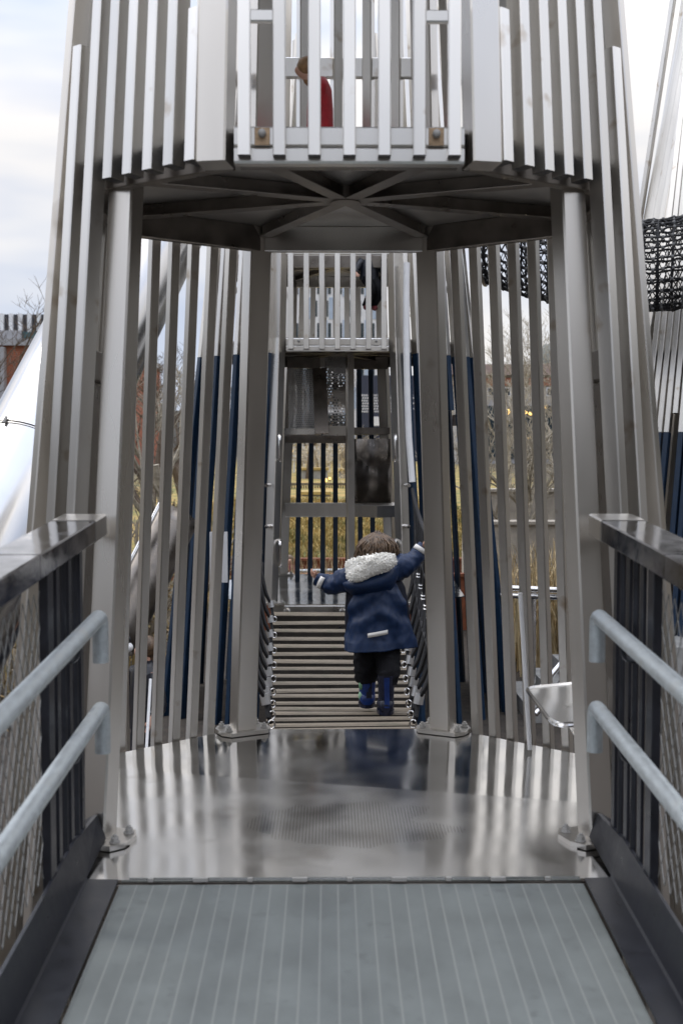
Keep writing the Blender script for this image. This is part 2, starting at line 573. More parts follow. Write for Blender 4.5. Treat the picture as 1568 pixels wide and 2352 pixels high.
# ------------------------------------------------------------------ the slatted towers
ZU = 2.60                                   # underside of the upper deck beams
def tower(cx, cy, S, label, role, ztop=5.6, navy=None, lm=1.0):
    root = thing("play_tower", (cx, cy, GZ), label, "play tower", "slatted steel play towers")
    def P(x, y, z):
        return Vector((cx + x * S, cy + y * S, z))
    mats = [STEELB, NAVY]
    near = role == 'near'
    def slat(p26, lean, z0, z1, wd=0.050, dp=0.075, nrm=(0, -1, 0), name="slat", m=None):
        # p26: plan position at z=2.6, lean: plan shift per metre of descent
        def q(z):
            k = ZU - z
            return P(p26[0] + lean[0] * k * lm, p26[1] + lean[1] * k * lm, z)
        mb = MB()
        sw, sp_ = wd * (0.5 + 0.5 * S), dp * (0.5 + 0.5 * S)
        if navy is not None and z0 < navy < z1:
            mb.cur = 1
            mb.beam(q(z0), q(navy), sw, sp_, nrm, 0.005)
            mb.cur = 0
            mb.beam(q(navy + 0.002), q(z1), sw, sp_, nrm, 0.005)
            return mb.build(name, m or mats, root)
        mb.beam(q(z0), q(z1), sw, sp_, nrm, 0.005, 1)
        return mb.build(name, [m or STEELB, BLACKP], root)
    for s in (-1, 1):
        nfl = Vector((s * 0.61, -0.79, 0))
        # front side face
        for k in ([q / 2 for q in range(13)] if role == 'edge' else range(7)):
            x = s * (0.562 + 0.088 * k)
            y = -0.922 + 0.068 * k
            ln = (s * lerp(0.030, 0.058, k / 6), -0.05)
            z0, z1 = (2.61, ztop)
            if not near:
                z0 = GZ
            if near and k == 0:
                z1 = 3.165
            if near and k >= 5:
                z0 = GZ
            if near and k == 6:
                z1 = 3.17
            if not near and k == 4:
                z0 = 2.0
            slat((x, y), ln, z0, z1, nrm=nfl)
        slat((s * 1.150, -0.446), (s * 0.083, -0.04), GZ, ztop, 0.060, 0.075, (s * 0.8, -0.6, 0), "corner_post", None if navy else STEEL)
        # side face
        nk = 14 if role == 'edge' else 9
        for k in range(nk):
            t = (k + 0.7) / (nk + 0.4)
            slat((s * lerp(1.150, 1.13, t), lerp(-0.41, 0.46, t)), (s * lerp(0.080, 0.066, t), lerp(-0.04, 0.05, t)), GZ, ztop, 0.070, 0.075, nrm=(s, 0, 0))
        # rear side face
        nrl = Vector((s * 0.60, 0.80, 0))
        for k in range(-1, 6):
            p = (s * (1.042 - 0.091 * k), 0.575 + 0.0575 * k)
            p0 = (s * (1.173 - 0.086 * k), 0.735 + 0.066 * k)
            slat(p, ((p0[0] - p[0]) / 2.6, (p0[1] - p[1]) / 2.6), GZ, ztop, 0.048, 0.052, nrl)
        # girt tying the side slats half way up
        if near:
            MB().beam(P(s * 0.55, -0.84, 2.69), P(s * 1.13, -0.39, 2.69), 0.075, 0.02, nfl, 0.002).build("shade_strip", BLACKP, root)  # black strip standing in for the shade between the slat bottoms
        MB().beam(P(s * 1.13, -0.42, 1.935), P(s * 1.11, 0.46, 1.935), 0.13, 0.06, (s, 0, 0)).build("girt", STEELD, root)
        MB().beam(P(s * 1.12, 0.50, 3.5), P(s * 0.55, 0.90, 3.5), 0.07, 0.05, nrl).build("girt", STEELD, root)
        if role == 'edge':
            MB().beam(P(s * 1.30, -0.1, GZ), P(s * 1.00, 0.0, 3.4), 1.1, 0.02, (s, 0, 0), 0.002).build("side_sheet", STEELD, root)
            MB().beam(P(s * 0.62, -0.80, GZ), P(s * 0.60, -0.70, 3.4), 0.95, 0.02, nfl, 0.002).build("side_sheet", STEELD, root)
        if near:
            MB().beam(P(s * 1.18, 0.0, -1.0), P(s * 1.14, 0.02, 1.86), 0.80, 0.012, (s, 0, 0), 0.002).build("side_sheet", STEELD, root)
        # main posts
        def post(b, t, ze, nrm, w_, plate=True, z0=0.0, name="post"):
            mb = MB().beam(P(b[0], b[1], z0), P(t[0], t[1], ze), w_, w_, nrm, 0.007)
            po = mb.build(name, STEEL, root)
            if plate:
                a = Vector(nrm).normalized()
                bb = Vector((-a.y, a.x, 0))
                c = P(b[0], b[1], 0)
                L, W = 0.145, 0.105
                pl = [c + bb * (L * i) + a * (W * j) for i, j in ((-1, -.45), (-.75, -1), (.75, -1), (1, -.45), (1, .45), (.75, 1), (-.75, 1), (-1, .45))]
                MB().prism(pl, 0.004, 0.024).build("base_plate", STEEL, po)
                for i in (-0.72, 0.72):
                    for j in (-0.55, 0.55):
                        q = c + bb * (L * i) + a * (W * j)
                        bm = MB()
                        bm.tube([q + Vector((0, 0, 0.025)), q + Vector((0, 0, 0.029))], 0.021, 14)
                        bm.tube([q + Vector((0, 0, 0.029)), q + Vector((0, 0, 0.045))], 0.016, 6)
                        bm.tube([q + Vector((0, 0, 0.045)), q + Vector((0, 0, 0.055))], 0.008, 8)
                        bm.build("bolt", BOLT, po)
            return po
        inner = Vector((-s * 0.45, -0.89, 0))
        if near:
            post((s * 0.995, -0.67), (s * 0.886, -0.48), 2.73, (s * 0.31, -0.95, 0), 0.106)
            post((s * 0.557, 1.10), (s * 0.448, 0.885), 2.73, inner, 0.118)
            MB().beam(P(s * 0.44, 0.88, 2.73), P(s * 0.36, 0.74, ztop), 0.11, 0.11, inner, 0.007).build("post", STEEL, root)
            MB().beam(P(s * 0.489, -0.925, 2.60), P(s * 0.425, -0.80, ztop), 0.112, 0.12, (s * 0.22, -0.97, 0), 0.007).build("post", STEEL, root)
        else:
            post((s * 0.540, -1.10), (s * 0.480, -0.90), 2.73, nfl, 0.11)
            MB().beam(P(s * 0.478, -0.895, 2.73), P(s * 0.42, -0.78, ztop), 0.11, 0.11, nfl, 0.007).build("post", STEEL, root)
            post((s * 0.545, 1.05), (s * 0.45, 0.885), 2.73, inner, 0.118)
            MB().beam(P(s * 0.45, 0.88, 2.73), P(s * 0.36, 0.74, ztop), 0.11, 0.11, inner, 0.007).build("post", STEEL, root)
            for z in (1.60, 0.52):                                     # grab handles
                c = P(s * 0.50, -1.02, z)
                hm = MB()
                hm.tube(bez(c + Vector((-s * .045, -.02, .13)), c + Vector((-s * .045, -.09, .14)), c + Vector((-s * .045, -.09, .07)), 5) +
                        bez(c + Vector((-s * .045, -.09, -.07)), c + Vector((-s * .045, -.09, -.14)), c + Vector((-s * .045, -.02, -.13)), 5), 0.016, 8)
                hm.build("grab_handle", POLISH, root, True)
    # decks
    oct_u = [(-0.42, -0.875), (-1.075, -0.43), (-1.10, 0.40), (-0.43, 0.865)]
    ring = oct_u + [(-x, y) for x, y in oct_u[::-1]]
    zs = [(2.60, True), (4.75, False)] if near else [(2.60, True), (3.57, False)]  # near tower's top deck is added out of view to darken the cage
    for zb, main in zs:
        f = 1.0 if main else 0.93
        up = MB()
        poly = [(P(x * f, y * f, 0).x, P(x * f, y * f, 0).y) for x, y in ring]
        if not main and not near:
            poly = [(x, max(y, cy - 0.35 * S)) for x, y in poly]
        up.prism(poly, zb + 0.13, zb + 0.145)
        ud = up.build("upper_deck", PLATE, root)  # the near tower's top one is added out of view
        for i in range(8):
            a, b = Vector((*poly[i], zb + 0.065)), Vector((*poly[(i + 1) % 8], zb + 0.065))
            if (a - b).length < 0.02:
                continue
            d = (b - a).normalized()
            nn = Vector((d.y, -d.x, 0))
            MB().beam(a + d * 0.02, b - d * 0.02, 0.13, 0.05, nn, 0.004).build("deck_beam", STEEL if i == 3 else STEELD, ud)  # paler steel puts the rear beam's brighter light into its colour
        c = Vector((cx, cy, zb + 0.10))
        for i in range(8):
            e = Vector((*poly[i], zb + 0.10))
            d = (e - c).normalized()
            rm = MB().beam(c + d * 0.05, e - d * 0.05, 0.030, 0.058, (0, 0, 1), 0.002)
            rm.beam(c + d * 0.05 - Vector((0, 0, 0.027)), e - d * 0.05 - Vector((0, 0, 0.027)), 0.070, 0.007, (0, 0, 1), 0.002)
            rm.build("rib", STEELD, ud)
        MB().tube([c + Vector((0, 0, -.034)), c + Vector((0, 0, .03))], 0.065, 12).build("hub", STEELD, ud)
    # front guard panel of the upper level
    yb, zt = -0.955, (ztop if near else 3.62)
    W = 0.415
    pb = MB()
    pb.beam(P(-W, yb, 2.690), P(W, yb, 2.690), 0.070, 0.055, (0, -1, 0), 0.006)
    pb.beam(P(-W, yb - 0.002, 2.622), P(W, yb - 0.002, 2.622), 0.058, 0.060, (0, -1, 0), 0.008)
    panel = pb.build("guard_beam", STEELB, root)
    for k in range(7):
        x = -0.376 + 0.1253 * k
        z1 = 3.165 if (near and k in (0, 6)) else zt
        y0, y1 = yb - 0.052, yb - 0.052 + 0.035 * (z1 - 2.6)
        MB().beam(P(x, y0, 2.612), P(x, y1, z1), 0.0455 if near else 0.056, 0.045, (0, -1, 0), 0.004, 1).build("slat", [STEELB, BLACKP], panel)
        if k in (0, 5):
            bx = P(x + 0.0627, yb - 0.03, 2.688)
            wsh = MB().box(bx, (0.055, 0.006, 0.062)).build("washer", RUST if near else STEELB, panel)
            bb = MB()
            bb.tube([bx + Vector((0, -.003, .008)), bx + Vector((0, -.02, .008))], 0.0145, 12)
            bb.ball(bx + Vector((0, -.02, .008)), 0.0145, 12, 6, 1, 0.6, 1)
            bb.build("bolt", BOLT, panel, True)
        if near and k in (0, 5):
            MB().beam(P(x + 0.024, y0 + .02, 3.11), P(x + 0.1013, y0 + .02, 3.11), 0.042, 0.03, (0, -1, 0), 0.004).build("spacer", STEELB, panel)
    if not near:
        MB().beam(P(-W, yb - .01, 3.60), P(W, yb - .01, 3.60), 0.05, 0.04, (0, -1, 0)).build("guard_beam", STEELB, root)
    return root, P

tower1, P1 = tower(0, 5.13, 1.0, "near tapering tower of bare steel slats standing around the stainless deck, with guard panel overhead", 'near')
tower2, P2 = tower(0, 12.95, 1.27, "middle slatted tower at the far end of the plank bridge, its slats navy blue below", 'far', 6.5, 2.58)
tower3, P3 = tower(5.28, 14.0, 1.45, "tower of leaning slats at right edge of the photo, behind the black rope net tunnel", 'edge', 9.0, 1.78, 1.55)

# rear slats of the near tower's upper cage and the tie between them
for px_, z0 in ((694, 2.75), (772, 2.75), (846, 2.75), (912, 2.75)):
    p = at(px_, 300, 6.02)
    MB().beam((p.x, 6.02, z0), (p.x * 0.93, 5.86, 5.6), 0.05, 0.07, (0.35 if p.x < 0 else -0.35, -1, 0), 0.005).build("slat", STEELB, tower1)
MB().beam((-0.42, 5.98, 3.54), (0.42, 5.98, 3.54), 0.10, 0.04, (0, -1, 0)).build("girt", STEELB, tower1)

# ---- lower deck of the near tower
dk = [(-0.60, 6.29), (-1.225, 5.73), (-1.10, 4.52), (-1.055, 4.36), (-1.0, 4.045)]
deckpoly = dk + [(-x, y) for x, y in dk[::-1]]
d0 = MB().prism(deckpoly, -0.012, 0.0).build("lower_deck", DECKM, tower1)
front = [(-1.19, 5.50), (-1.085, 4.50), (-0.86, 4.40), (-0.80, 4.05), (0.84, 4.05), (0.90, 4.38), (1.085, 4.50), (1.13, 4.90)]
MB().prism(front, 0.001, 0.006).build("deck_cover_sheet", DECKP, d0)
e = MB()
for i in range(len(deckpoly)):
    a, b = Vector((*deckpoly[i], -0.08)), Vector((*deckpoly[(i + 1) % len(deckpoly)], -0.08))
    d = (b - a).normalized()
    e.beam(a + d * .02, b - d * .02, 0.13, 0.03, (d.y, -d.x, 0))
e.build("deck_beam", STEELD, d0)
hb = MB()
for i in range(9):
    x = -0.72 + i * 0.18
    hb.box((x, 4.035, 0.004), (0.055 if i % 2 else 0.02, 0.014, 0.012), 0, 0.003)
hb.build("hinge", BOLT, d0)

# ---- interior of the middle tower
dk2 = [(-0.72, 14.42), (-1.42, 13.65), (-1.38, 12.2), (-0.70, 11.52)]
poly2 = dk2 + [(-x, y) for x, y in dk2[::-1]]
d2 = MB().prism(poly2, -0.012, 0.0).build("lower_deck", DECKM, tower2)
MB().beam((-0.66, 11.53, -0.075), (0.66, 11.53, -0.075), 0.125, 0.04, (0, -1, 0)).build("deck_beam", STEEL, d2)
for x in (-0.52, 0.05, 0.52):
    sm = MB()
    sm.tube([Vector((x - .022, 11.50, -.09)), Vector((x - .022, 11.46, -.06)), Vector((x, 11.44, -.045)), Vector((x + .022, 11.46, -.06)), Vector((x + .022, 11.50, -.09))], 0.008, 8)
    sm.build("shackle", POLISH, d2, True)
for k in range(7):
    x = -0.521 + 0.1695 * k
    MB().beam((x, 14.55, GZ), (x * 0.86, 14.18, 2.6), 0.062, 0.06, (0, -1, 0), 0.005).build("slat", NAVY, tower2)
    MB().beam((x * 0.86, 14.18, 2.602), (x * 0.80, 14.02, 3.7), 0.062, 0.06, (0, -1, 0), 0.005).build("slat", STEELB, tower2)
MB().beam(at(805.5, 1330, 13.0), at(803, 815, 13.0), 0.075, 0.09, (0.3, -1, 0)).build("post", STEEL, tower2)
def cross(x0, x1, y0, y1, Y, name, m, d=0.06):
    a, b = at(x0, y0, Y), at(x1, y1, Y)
    return MB().beam((a.x, Y, (a.z + b.z) / 2), (b.x, Y, (a.z + b.z) / 2), abs(a.z - b.z), d, (0, -1, 0)).build(name, m, tower2)
cross(655, 798, 1000, 1018, 14.0, "cross_beam", STEELD)
cross(655, 799, 1155, 1187, 14.0, "cross_beam", STEEL)
cross(813, 905, 1156, 1187, 14.0, "cross_beam", STEELD)
# step platforms with perforated risers
def panel(x0, x1, y0, y1, Y0, Y1, m, name, curve=0.0):
    a, b = at(x0, y0, Y0), at(x1, y1, Y1)
    mb = MB()
    n = 10
    top, bot = [], []
    for i in range(n + 1):
        t = i / n
        cv = curve * math.sin(PI * t)
        top.append(Vector((lerp(a.x, b.x, t), Y0 + cv, a.z)))
        bot.append(Vector((lerp(a.x, b.x, t), Y1 + cv, b.z)))
    mb.loft([top, bot], False, False)
    o = mb.build(name, m, tower2, True)
    md = o.modifiers.new("thick", 'SOLIDIFY')
    md.thickness = 0.004
    return o
panel(663, 729, 846, 986, 13.30, 13.20, PERFL, "perforated_panel", 0.06)
panel(746, 797, 820, 978, 13.75, 13.70, PERF, "perforated_panel")
panel(812, 898, 1008, 1158, 13.9, 13.75, STEELD, "curved_panel", 0.16)
MB().beam(at(733, 846, 13.2), at(739, 996, 13.0), 0.03, 0.16, (1, 0, 0)).build("cross_beam", STEELD, tower2)
a, b = at(652, 984, 13.05), at(737, 998, 13.05)
MB().bx(a.x, b.x, 13.05, 13.75, b.z, a.z).build("step", POLISH, tower2)
a, b = at(813, 982, 13.2), at(895, 997, 13.2)
MB().bx(a.x, b.x, 13.2, 13.95, b.z, a.z).build("step", STEELD, tower2)
a, b = at(741, 978, 13.6), at(797, 1000, 13.6)
MB().bx(a.x, b.x, 13.6, 13.66, b.z, a.z).build("step", STEEL, tower2)
a, b, c = at(815, 1160, 13.25), at(866, 1161, 12.95), at(914, 1161, 13.15)
MB().prism([(a.x, a.y), (b.x, b.y), (c.x, c.y), (c.x, 13.95), (a.x, 13.95)], at(815, 1186, 13.25).z, a.z).build("step", STEEL, tower2)
cross(660, 735, 820, 846, 13.6, "cross_beam", STEELD)
cross(813, 890, 820, 848, 13.9, "cross_beam", STEELD)
# pale hose tied to the right front post
hp = [P2(0.56, -0.94, 3.5), P2(0.545, -1.0, 2.6), P2(0.575, -1.05, 1.7), P2(0.60, -1.09, 1.25)]
hose = MB().tube(bez(hp[0], hp[1], hp[2], 8) + [hp[3]], 0.034, 10).build("white_pipe", WHITE, None, True, org=hp[3])
tag(hose, "long white plastic pipe tied upright to the middle tower's right front post", "pipe")

# ------------------------------------------------------------------ sloping walkway
SL = 0.066
def rz(y):
    return -0.012 - SL * (4.035 - y)
Y0, Y1 = -1.2, 4.028
def ramp_strip(x0, x1, dz, t=0.02):
    m = MB()
    vs = []
    for y in (Y0, Y1):
        for z in (rz(y) + dz - t, rz(y) + dz):
            for x in (x0, x1):
                vs.append((x, y, z))
    m.add(vs, [[0, 1, 3, 2], [4, 6, 7, 5], [2, 3, 7, 6], [0, 4, 5, 1], [0, 2, 6, 4], [1, 5, 7, 3]])
    return m
struct(ramp_strip(-0.832, 0.848, 0.0).build("walkway", MATR))

def railing(s, label):
    root = thing("walkway_railing", (s * 0.97, 4.0, rz(4.0)), label, "railing", "railings along the ramp")
    def R(x, y, h):
        return Vector((s * x, y, rz(y) + h))
    xi = 0.836 if s < 0 else 0.852
    k = MB()
    prof = [(xi, 0.012), (xi, 0.020), (0.945, 0.022), (0.952, 0.03), (0.985, 0.172), (0.997, 0.172), (0.965, 0.012)]
    k.loft([[R(x, y, h) for x, h in prof] for y in (Y0, 4.03)])
    k.loft([[R(x, y, h) for x, h in ((0.953, 0.02), (0.986, 0.165 - 0.14 * (y - 4.031)), (1.0, 0.165 - 0.14 * (y - 4.031)), (1.06, 0.08), (1.06, 0.02))] for y in (4.031, 4.40)])
    k.build("kerb_channel", BLACKP, root)
    t = MB()
    t.beam(R(1.022, Y0, 1.258), R(1.022, 3.40, 1.258), 0.165, 0.080, (0, 0, 1), 0.005)
    t.build("top_rail", RAILT, root)
    t = MB()
    t.beam(R(1.022, 3.404, 1.259), R(1.022, 4.20, 1.259), 0.165, 0.080, (0, 0, 1), 0.005)
    t.build("top_rail", RAILT, root)
    t = MB()
    t.beam(R(1.022, 4.203, 1.259), R(1.022, 4.40, 1.259), 0.170, 0.084, (0, 0, 1), 0.006)
    t.build("rail_end", STEEL, root)
    for y, wd in ((3.72, 0.075), (1.7, 0.075), (-0.3, 0.075)):
        MB().beam(R(1.005, y, 0.05), R(1.005, y, 1.21), 0.03, wd, (0, 1, 0), 0.003).build("post", BLACKP, root)
    for i, y in enumerate((3.84, 3.93, 4.02, 4.11, 4.20)):
        b = MB()
        if i % 2:
            b.tube([R(1.0, y, 0.10), R(1.0, y, 1.215)], 0.012, 8)
        else:
            b.beam(R(1.0, y, 0.10), R(1.0, y, 1.215), 0.012, 0.045, (0, 1, 0), 0.002)
        b.build("infill_bar", BLACKP, root)
    # expanded mesh panel
    m = MB()
    ya, yb_, ha, hb_ = 0.6, 3.665, 0.20, 1.20
    py, ph = 0.066, 0.118
    nrow = int((hb_ - ha) / ph)
    ncol = int((yb_ - ya) / py)
    for c in range(ncol):
        for r in range(nrow):
            y = ya + c * py
            h = ha + r * ph
            x = 1.004
            for (q0, q1) in (((y, h), (y + py / 2, h + ph / 2)), ((y + py / 2, h + ph / 2), (y, h + ph)), ((y + py / 2, h + ph / 2), (y + py, h)), ((y + py, h + ph), (y + py / 2, h + ph / 2))):
                a_, b_ = R(x, q0[0], q0[1]), R(x, q1[0], q1[1])
                dn = Vector((0, 0.0022, 0))
                dx = Vector((0.0022 * s, 0, 0))
                m.add([a_ - dn, a_ + dn, b_ + dn, b_ - dn, a_ - dn + dx, a_ + dn + dx, b_ + dn + dx, b_ - dn + dx],
                      [[0, 1, 2, 3], [4, 7, 6, 5], [0, 4, 5, 1], [1, 5, 6, 2], [2, 6, 7, 3], [3, 7, 4, 0]])
    m.build("mesh_panel", WIRE, root)
    for (h, xx) in ((0.965, 0.905), (0.625, 0.905)):
        dwn = 4.10 if h > 0.8 else 4.12
        pts = [R(xx, -1.0, h), R(xx, 1.5, h), R(xx, 3.0, h), R(xx, dwn - 0.06, h)] + \
              bez(R(xx, dwn - 0.045, h), R(xx, dwn, h), R(xx, dwn, h - 0.045), 6) + [R(xx, dwn, h - 0.17)]
        hr = MB().tube(pts, 0.029, 18).build("handrail", GALV, root, True, 60)
        for y in (3.75, 1.7):
            bk = MB()
            bk.tube(bez(R(xx, y, h - 0.027), R(xx, y, h - 0.085), R(xx + 0.045, y, h - 0.08), 6) + [R(0.99, y, h - 0.075)], 0.009, 8)
            bk.build("bracket", BLACKP, hr, True)
    return root
railing(-1, "left ramp railing with dark steel top rail, diamond mesh and two galvanised grab tubes")
railing(1, "right ramp railing with dark steel top rail, diamond mesh and two galvanised grab tubes")

# ------------------------------------------------------------------ plank bridge
bridge = thing("plank_bridge", (0, 6.4, 0), "sagging footbridge of weathered planks between the two towers with black rope sides", "bridge")
BY0, BY1 = 6.40, 11.24
def sag(y):
    t = (y - 6.2) / (11.5 - 6.2)
    return -0.95 * t * (1 - t) - 0.01
def half(y):
    return lerp(0.445, 0.665, (y - BY0) / (BY1 - BY0))
for k in range(19):
    y = BY0 + (BY1 - BY0) * k / 18
    h = half(y) + random.uniform(-.006, .006)
    zz = sag(y) + random.uniform(-.006, .006)
    tl = random.uniform(-.006, .006)
    p = MB()
    p.beam((-h, y, zz - 0.062 + tl), (h, y, zz - 0.062 - tl), 0.100, 0.120, (0, -(sag(y + .05) - sag(y - .05)) / 0.1 + random.uniform(-.04, .04), 1), 0.010)
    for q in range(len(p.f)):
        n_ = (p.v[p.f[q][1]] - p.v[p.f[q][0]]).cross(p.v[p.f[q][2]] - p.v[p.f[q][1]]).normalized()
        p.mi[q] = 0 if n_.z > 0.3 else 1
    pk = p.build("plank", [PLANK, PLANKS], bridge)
    if k % 2:
        b = MB()
        for x in (-h * 0.86, 0.02, h * 0.86):
            b.tube([(x, y - 0.058, zz - 0.05), (x, y - 0.075, zz - 0.05)], 0.014, 6)
        b.build("bolt", BLACKP, pk)
cb = MB()
for x in (-0.8, 0.0, 0.8):
    cb.tube([(x * half(y), y, sag(y) - 0.135) for y in [6.1 + 0.3 * i for i in range(19)]], 0.016, 6)
cb.build("cable", BLACKP, bridge)
def toprope(s, y):
    t = (y - 6.25) / (11.5 - 6.25)
    return Vector((s * lerp(0.56, 0.76, t), y, 1.02 - 0.28 * 4 * t * (1 - t) * 0.5 + 0.16 * t))
def midrope(s, y, f=0.5):
    a = toprope(s, y)
    b = Vector((s * (half(y) + 0.02), y, sag(y) + 0.05))
    return b.lerp(a, f) + Vector((s * 0.05, 0, 0)) * math.sin(PI * f)
for s in (-1, 1):
    nets = MB()
    ysx = [6.25 + (11.5 - 6.25) * i / 24 for i in range(25)]
    nets.tube([toprope(s, y) for y in ysx], 0.018, 8)
    for f in (0.34, 0.67):
        nets.tube([midrope(s, y, f) for y in ysx], 0.012, 6)
    clips = []
    nd = 9
    dy = (BY1 - BY0) / nd
    for i in range(nd):
        yb2 = BY0 + dy * (i + 0.5)
        foot = Vector((s * (half(yb2) - 0.030), yb2, sag(yb2) + 0.035))
        clampc = foot + Vector((s * 0.030, 0.02, 0.135))
        for dirn in (-1, 1):
            up = []
            for j in range(7):
                f = j / 6
                yy = min(max(yb2 + dirn * dy * 0.95 * f, 6.2), 11.5)
                up.append(midrope(s, yy, f))
            up[0] = clampc
            up[1] = up[1].lerp(clampc + Vector((s * 0.04, dirn * 0.05, 0.12)), 0.6)
            nets.tube(up, 0.0125, 7)
            for f in (0.5,):
                yy = yb2 + dirn * dy * 0.95 * f
                if 6.25 < yy < 11.45:
                    clips.append(midrope(s, yy, f))
        ud_ = Vector((-s * 0.2, -0.1, -1)).normalized()
        MB().tube([clampc - ud_ * 0.032, clampc + ud_ * 0.032], 0.030, 12).build("rope_clamp", FERR, bridge, True)
        th = MB()
        th.tube([clampc + ud_ * .03, foot + Vector((s * 0.012, 0.018, 0.035)), foot, foot + Vector((s * 0.012, -0.018, 0.035)), clampc + ud_ * .031], 0.014, 7)
        th.build("rope_loop", ROPE, bridge, True)
        c = foot + Vector((-s * 0.008, -0.02, -0.008))
        MB().tube([c + Vector((0.019 * math.cos(2 * PI * q / 12), 0, 0.026 * math.sin(2 * PI * q / 12))) for q in range(12)], 0.006, 6, closed=True).build("shackle", POLISH, bridge, True)
    nets.cur = 1
    for c in clips:
        for dz in (-0.013, 0.013):
            nets.tube([c + Vector((0.02 * math.cos(2 * PI * q / 8), 0.02 * math.sin(2 * PI * q / 8), dz)) for q in range(8)], 0.0042, 5, closed=True)
    nets.build("rope_net", [ROPE, FERR], bridge, True, 60)
    for z in (1.22, 0.80):
        c = P2(s * 0.545, -1.07, z)
        MB().tube([c, c + Vector((s * 0.03, -0.12, 0))], 0.02, 10).build("anchor_bolt", POLISH, bridge, True)

# ------------------------------------------------------------------ people
SKIN = mat("skin", (0.62, 0.36, 0.26), 0.5, 0, 0.08, 30)
COAT = mat("navy_raincoat_cloth", (0.0045, 0.020, 0.066), 0.42, 0, 0.18, 30, 0.25, 300, spec=0.35)
COATD = mat("dark_coat_cloth", (0.006, 0.008, 0.018), 0.7, 0, 0.2, 30, 0.2, 200, spec=0.2)  # very dark cloth of the coat's front and sides
FLEECE = mat("cream_fleece", (0.90, 0.88, 0.82), 0.95, 0, 0.07, 55, 1.0, 120)
HAIR = mat("brown_hair", (0.060, 0.036, 0.022), 0.42, 0, 0.4, 30, base2=(0.20, 0.125, 0.07))
TROUS = mat("black_trousers", (0.006, 0.006, 0.008), 0.75, 0, 0.3, 30, 0.2, 120, spec=0.2)
BOOTN = mat("navy_rubber", (0.010, 0.013, 0.030), 0.25, 0, 0.2, 20)
BOOTB = mat("blue_rubber", (0.010, 0.032, 0.15), 0.25, 0, 0.25, 25)
BOOTG = mat("green_rubber", (0.10, 0.36, 0.12), 0.3, 0, 0.3, 30, base2=(0.35, 0.55, 0.40))
REFL = mat("pale_reflective_tape", (0.74, 0.72, 0.68), 0.4, 0, 0.05, 20)

def skin_body(name, joints, edges, m, parent=None, sub=2, org=(0, 0, 0)):
    me = bpy.data.meshes.new(name)
    o0 = Vector(org)
    me.from_pydata([tuple(Vector(j[0]) - o0) for j in joints], edges, [])
    o = bpy.data.objects.new(name, me)
    col.objects.link(o)
    o.location = o0
    sk = o.modifiers.new("skin", 'SKIN')
    sk.use_smooth_shade = True
    sv = me.skin_vertices[0].data
    for i, j in enumerate(joints):
        sv[i].radius = (j[1], j[1] if len(j) < 3 else j[2])
    sv[0].use_root = True
    ss = o.modifiers.new("sub", 'SUBSURF')
    ss.levels = sub
    ss.render_levels = sub
    me.materials.append(m)
    o['_o'] = tuple(o0)
    return o

def C(px_, py_, Y):
    return at(px_, py_, Y)

def wrinkle(p, amp, scale=14.0):
    return amp * noise.fractal(Vector((p.x * scale, p.y * scale, p.z * scale * 0.55)), 0.9, 2.0, 3)

def crease(p, amp, sx=11.0, sz=7.0):
    n_ = noise.noise(Vector((p.x * sx + 3.1, p.y * sx, p.z * sz)) + Vector((noise.noise(p * 6), 0, noise.noise(p * 6 + Vector((4, 4, 4))))) * 0.8)
    return amp * (0.5 - min(abs(n_) * 3.2, 1.0))

def loft_tube(mb, path, radii, n=20, amp=0.0, scale=14, flat=1.0, caps=True):
    # resampled, wrinkled sleeve-like tube
    pts = [Vector(p) for p in path]
    fine, rr = [], []
    N = 14
    for i in range(len(pts) - 1):
        p0 = pts[max(i - 1, 0)]
        p1, p2 = pts[i], pts[i + 1]
        p3 = pts[min(i + 2, len(pts) - 1)]
        for q in range(N):
            t = q / N
            fine.append(0.5 * ((2 * p1) + (p2 - p0) * t + (2 * p0 - 5 * p1 + 4 * p2 - p3) * t * t + (3 * p1 - p0 - 3 * p2 + p3) * t ** 3))
            rr.append(lerp(radii[i], radii[i + 1], t))
    fine.append(pts[-1])
    rr.append(radii[-1])
    tmp = MB().tube(fine, rr, n, caps, flat=flat)
    for v in tmp.v:
        i = min(range(len(fine)), key=lambda k: (fine[k] - v).length_squared)
        d = (v - fine[i])
        if d.length > 1e-6:
            v += d.normalized() * (wrinkle(v, amp * 0.6, scale) + crease(v, amp * 0.55, 16, 16))
    mb.add(tmp.v, tmp.f)

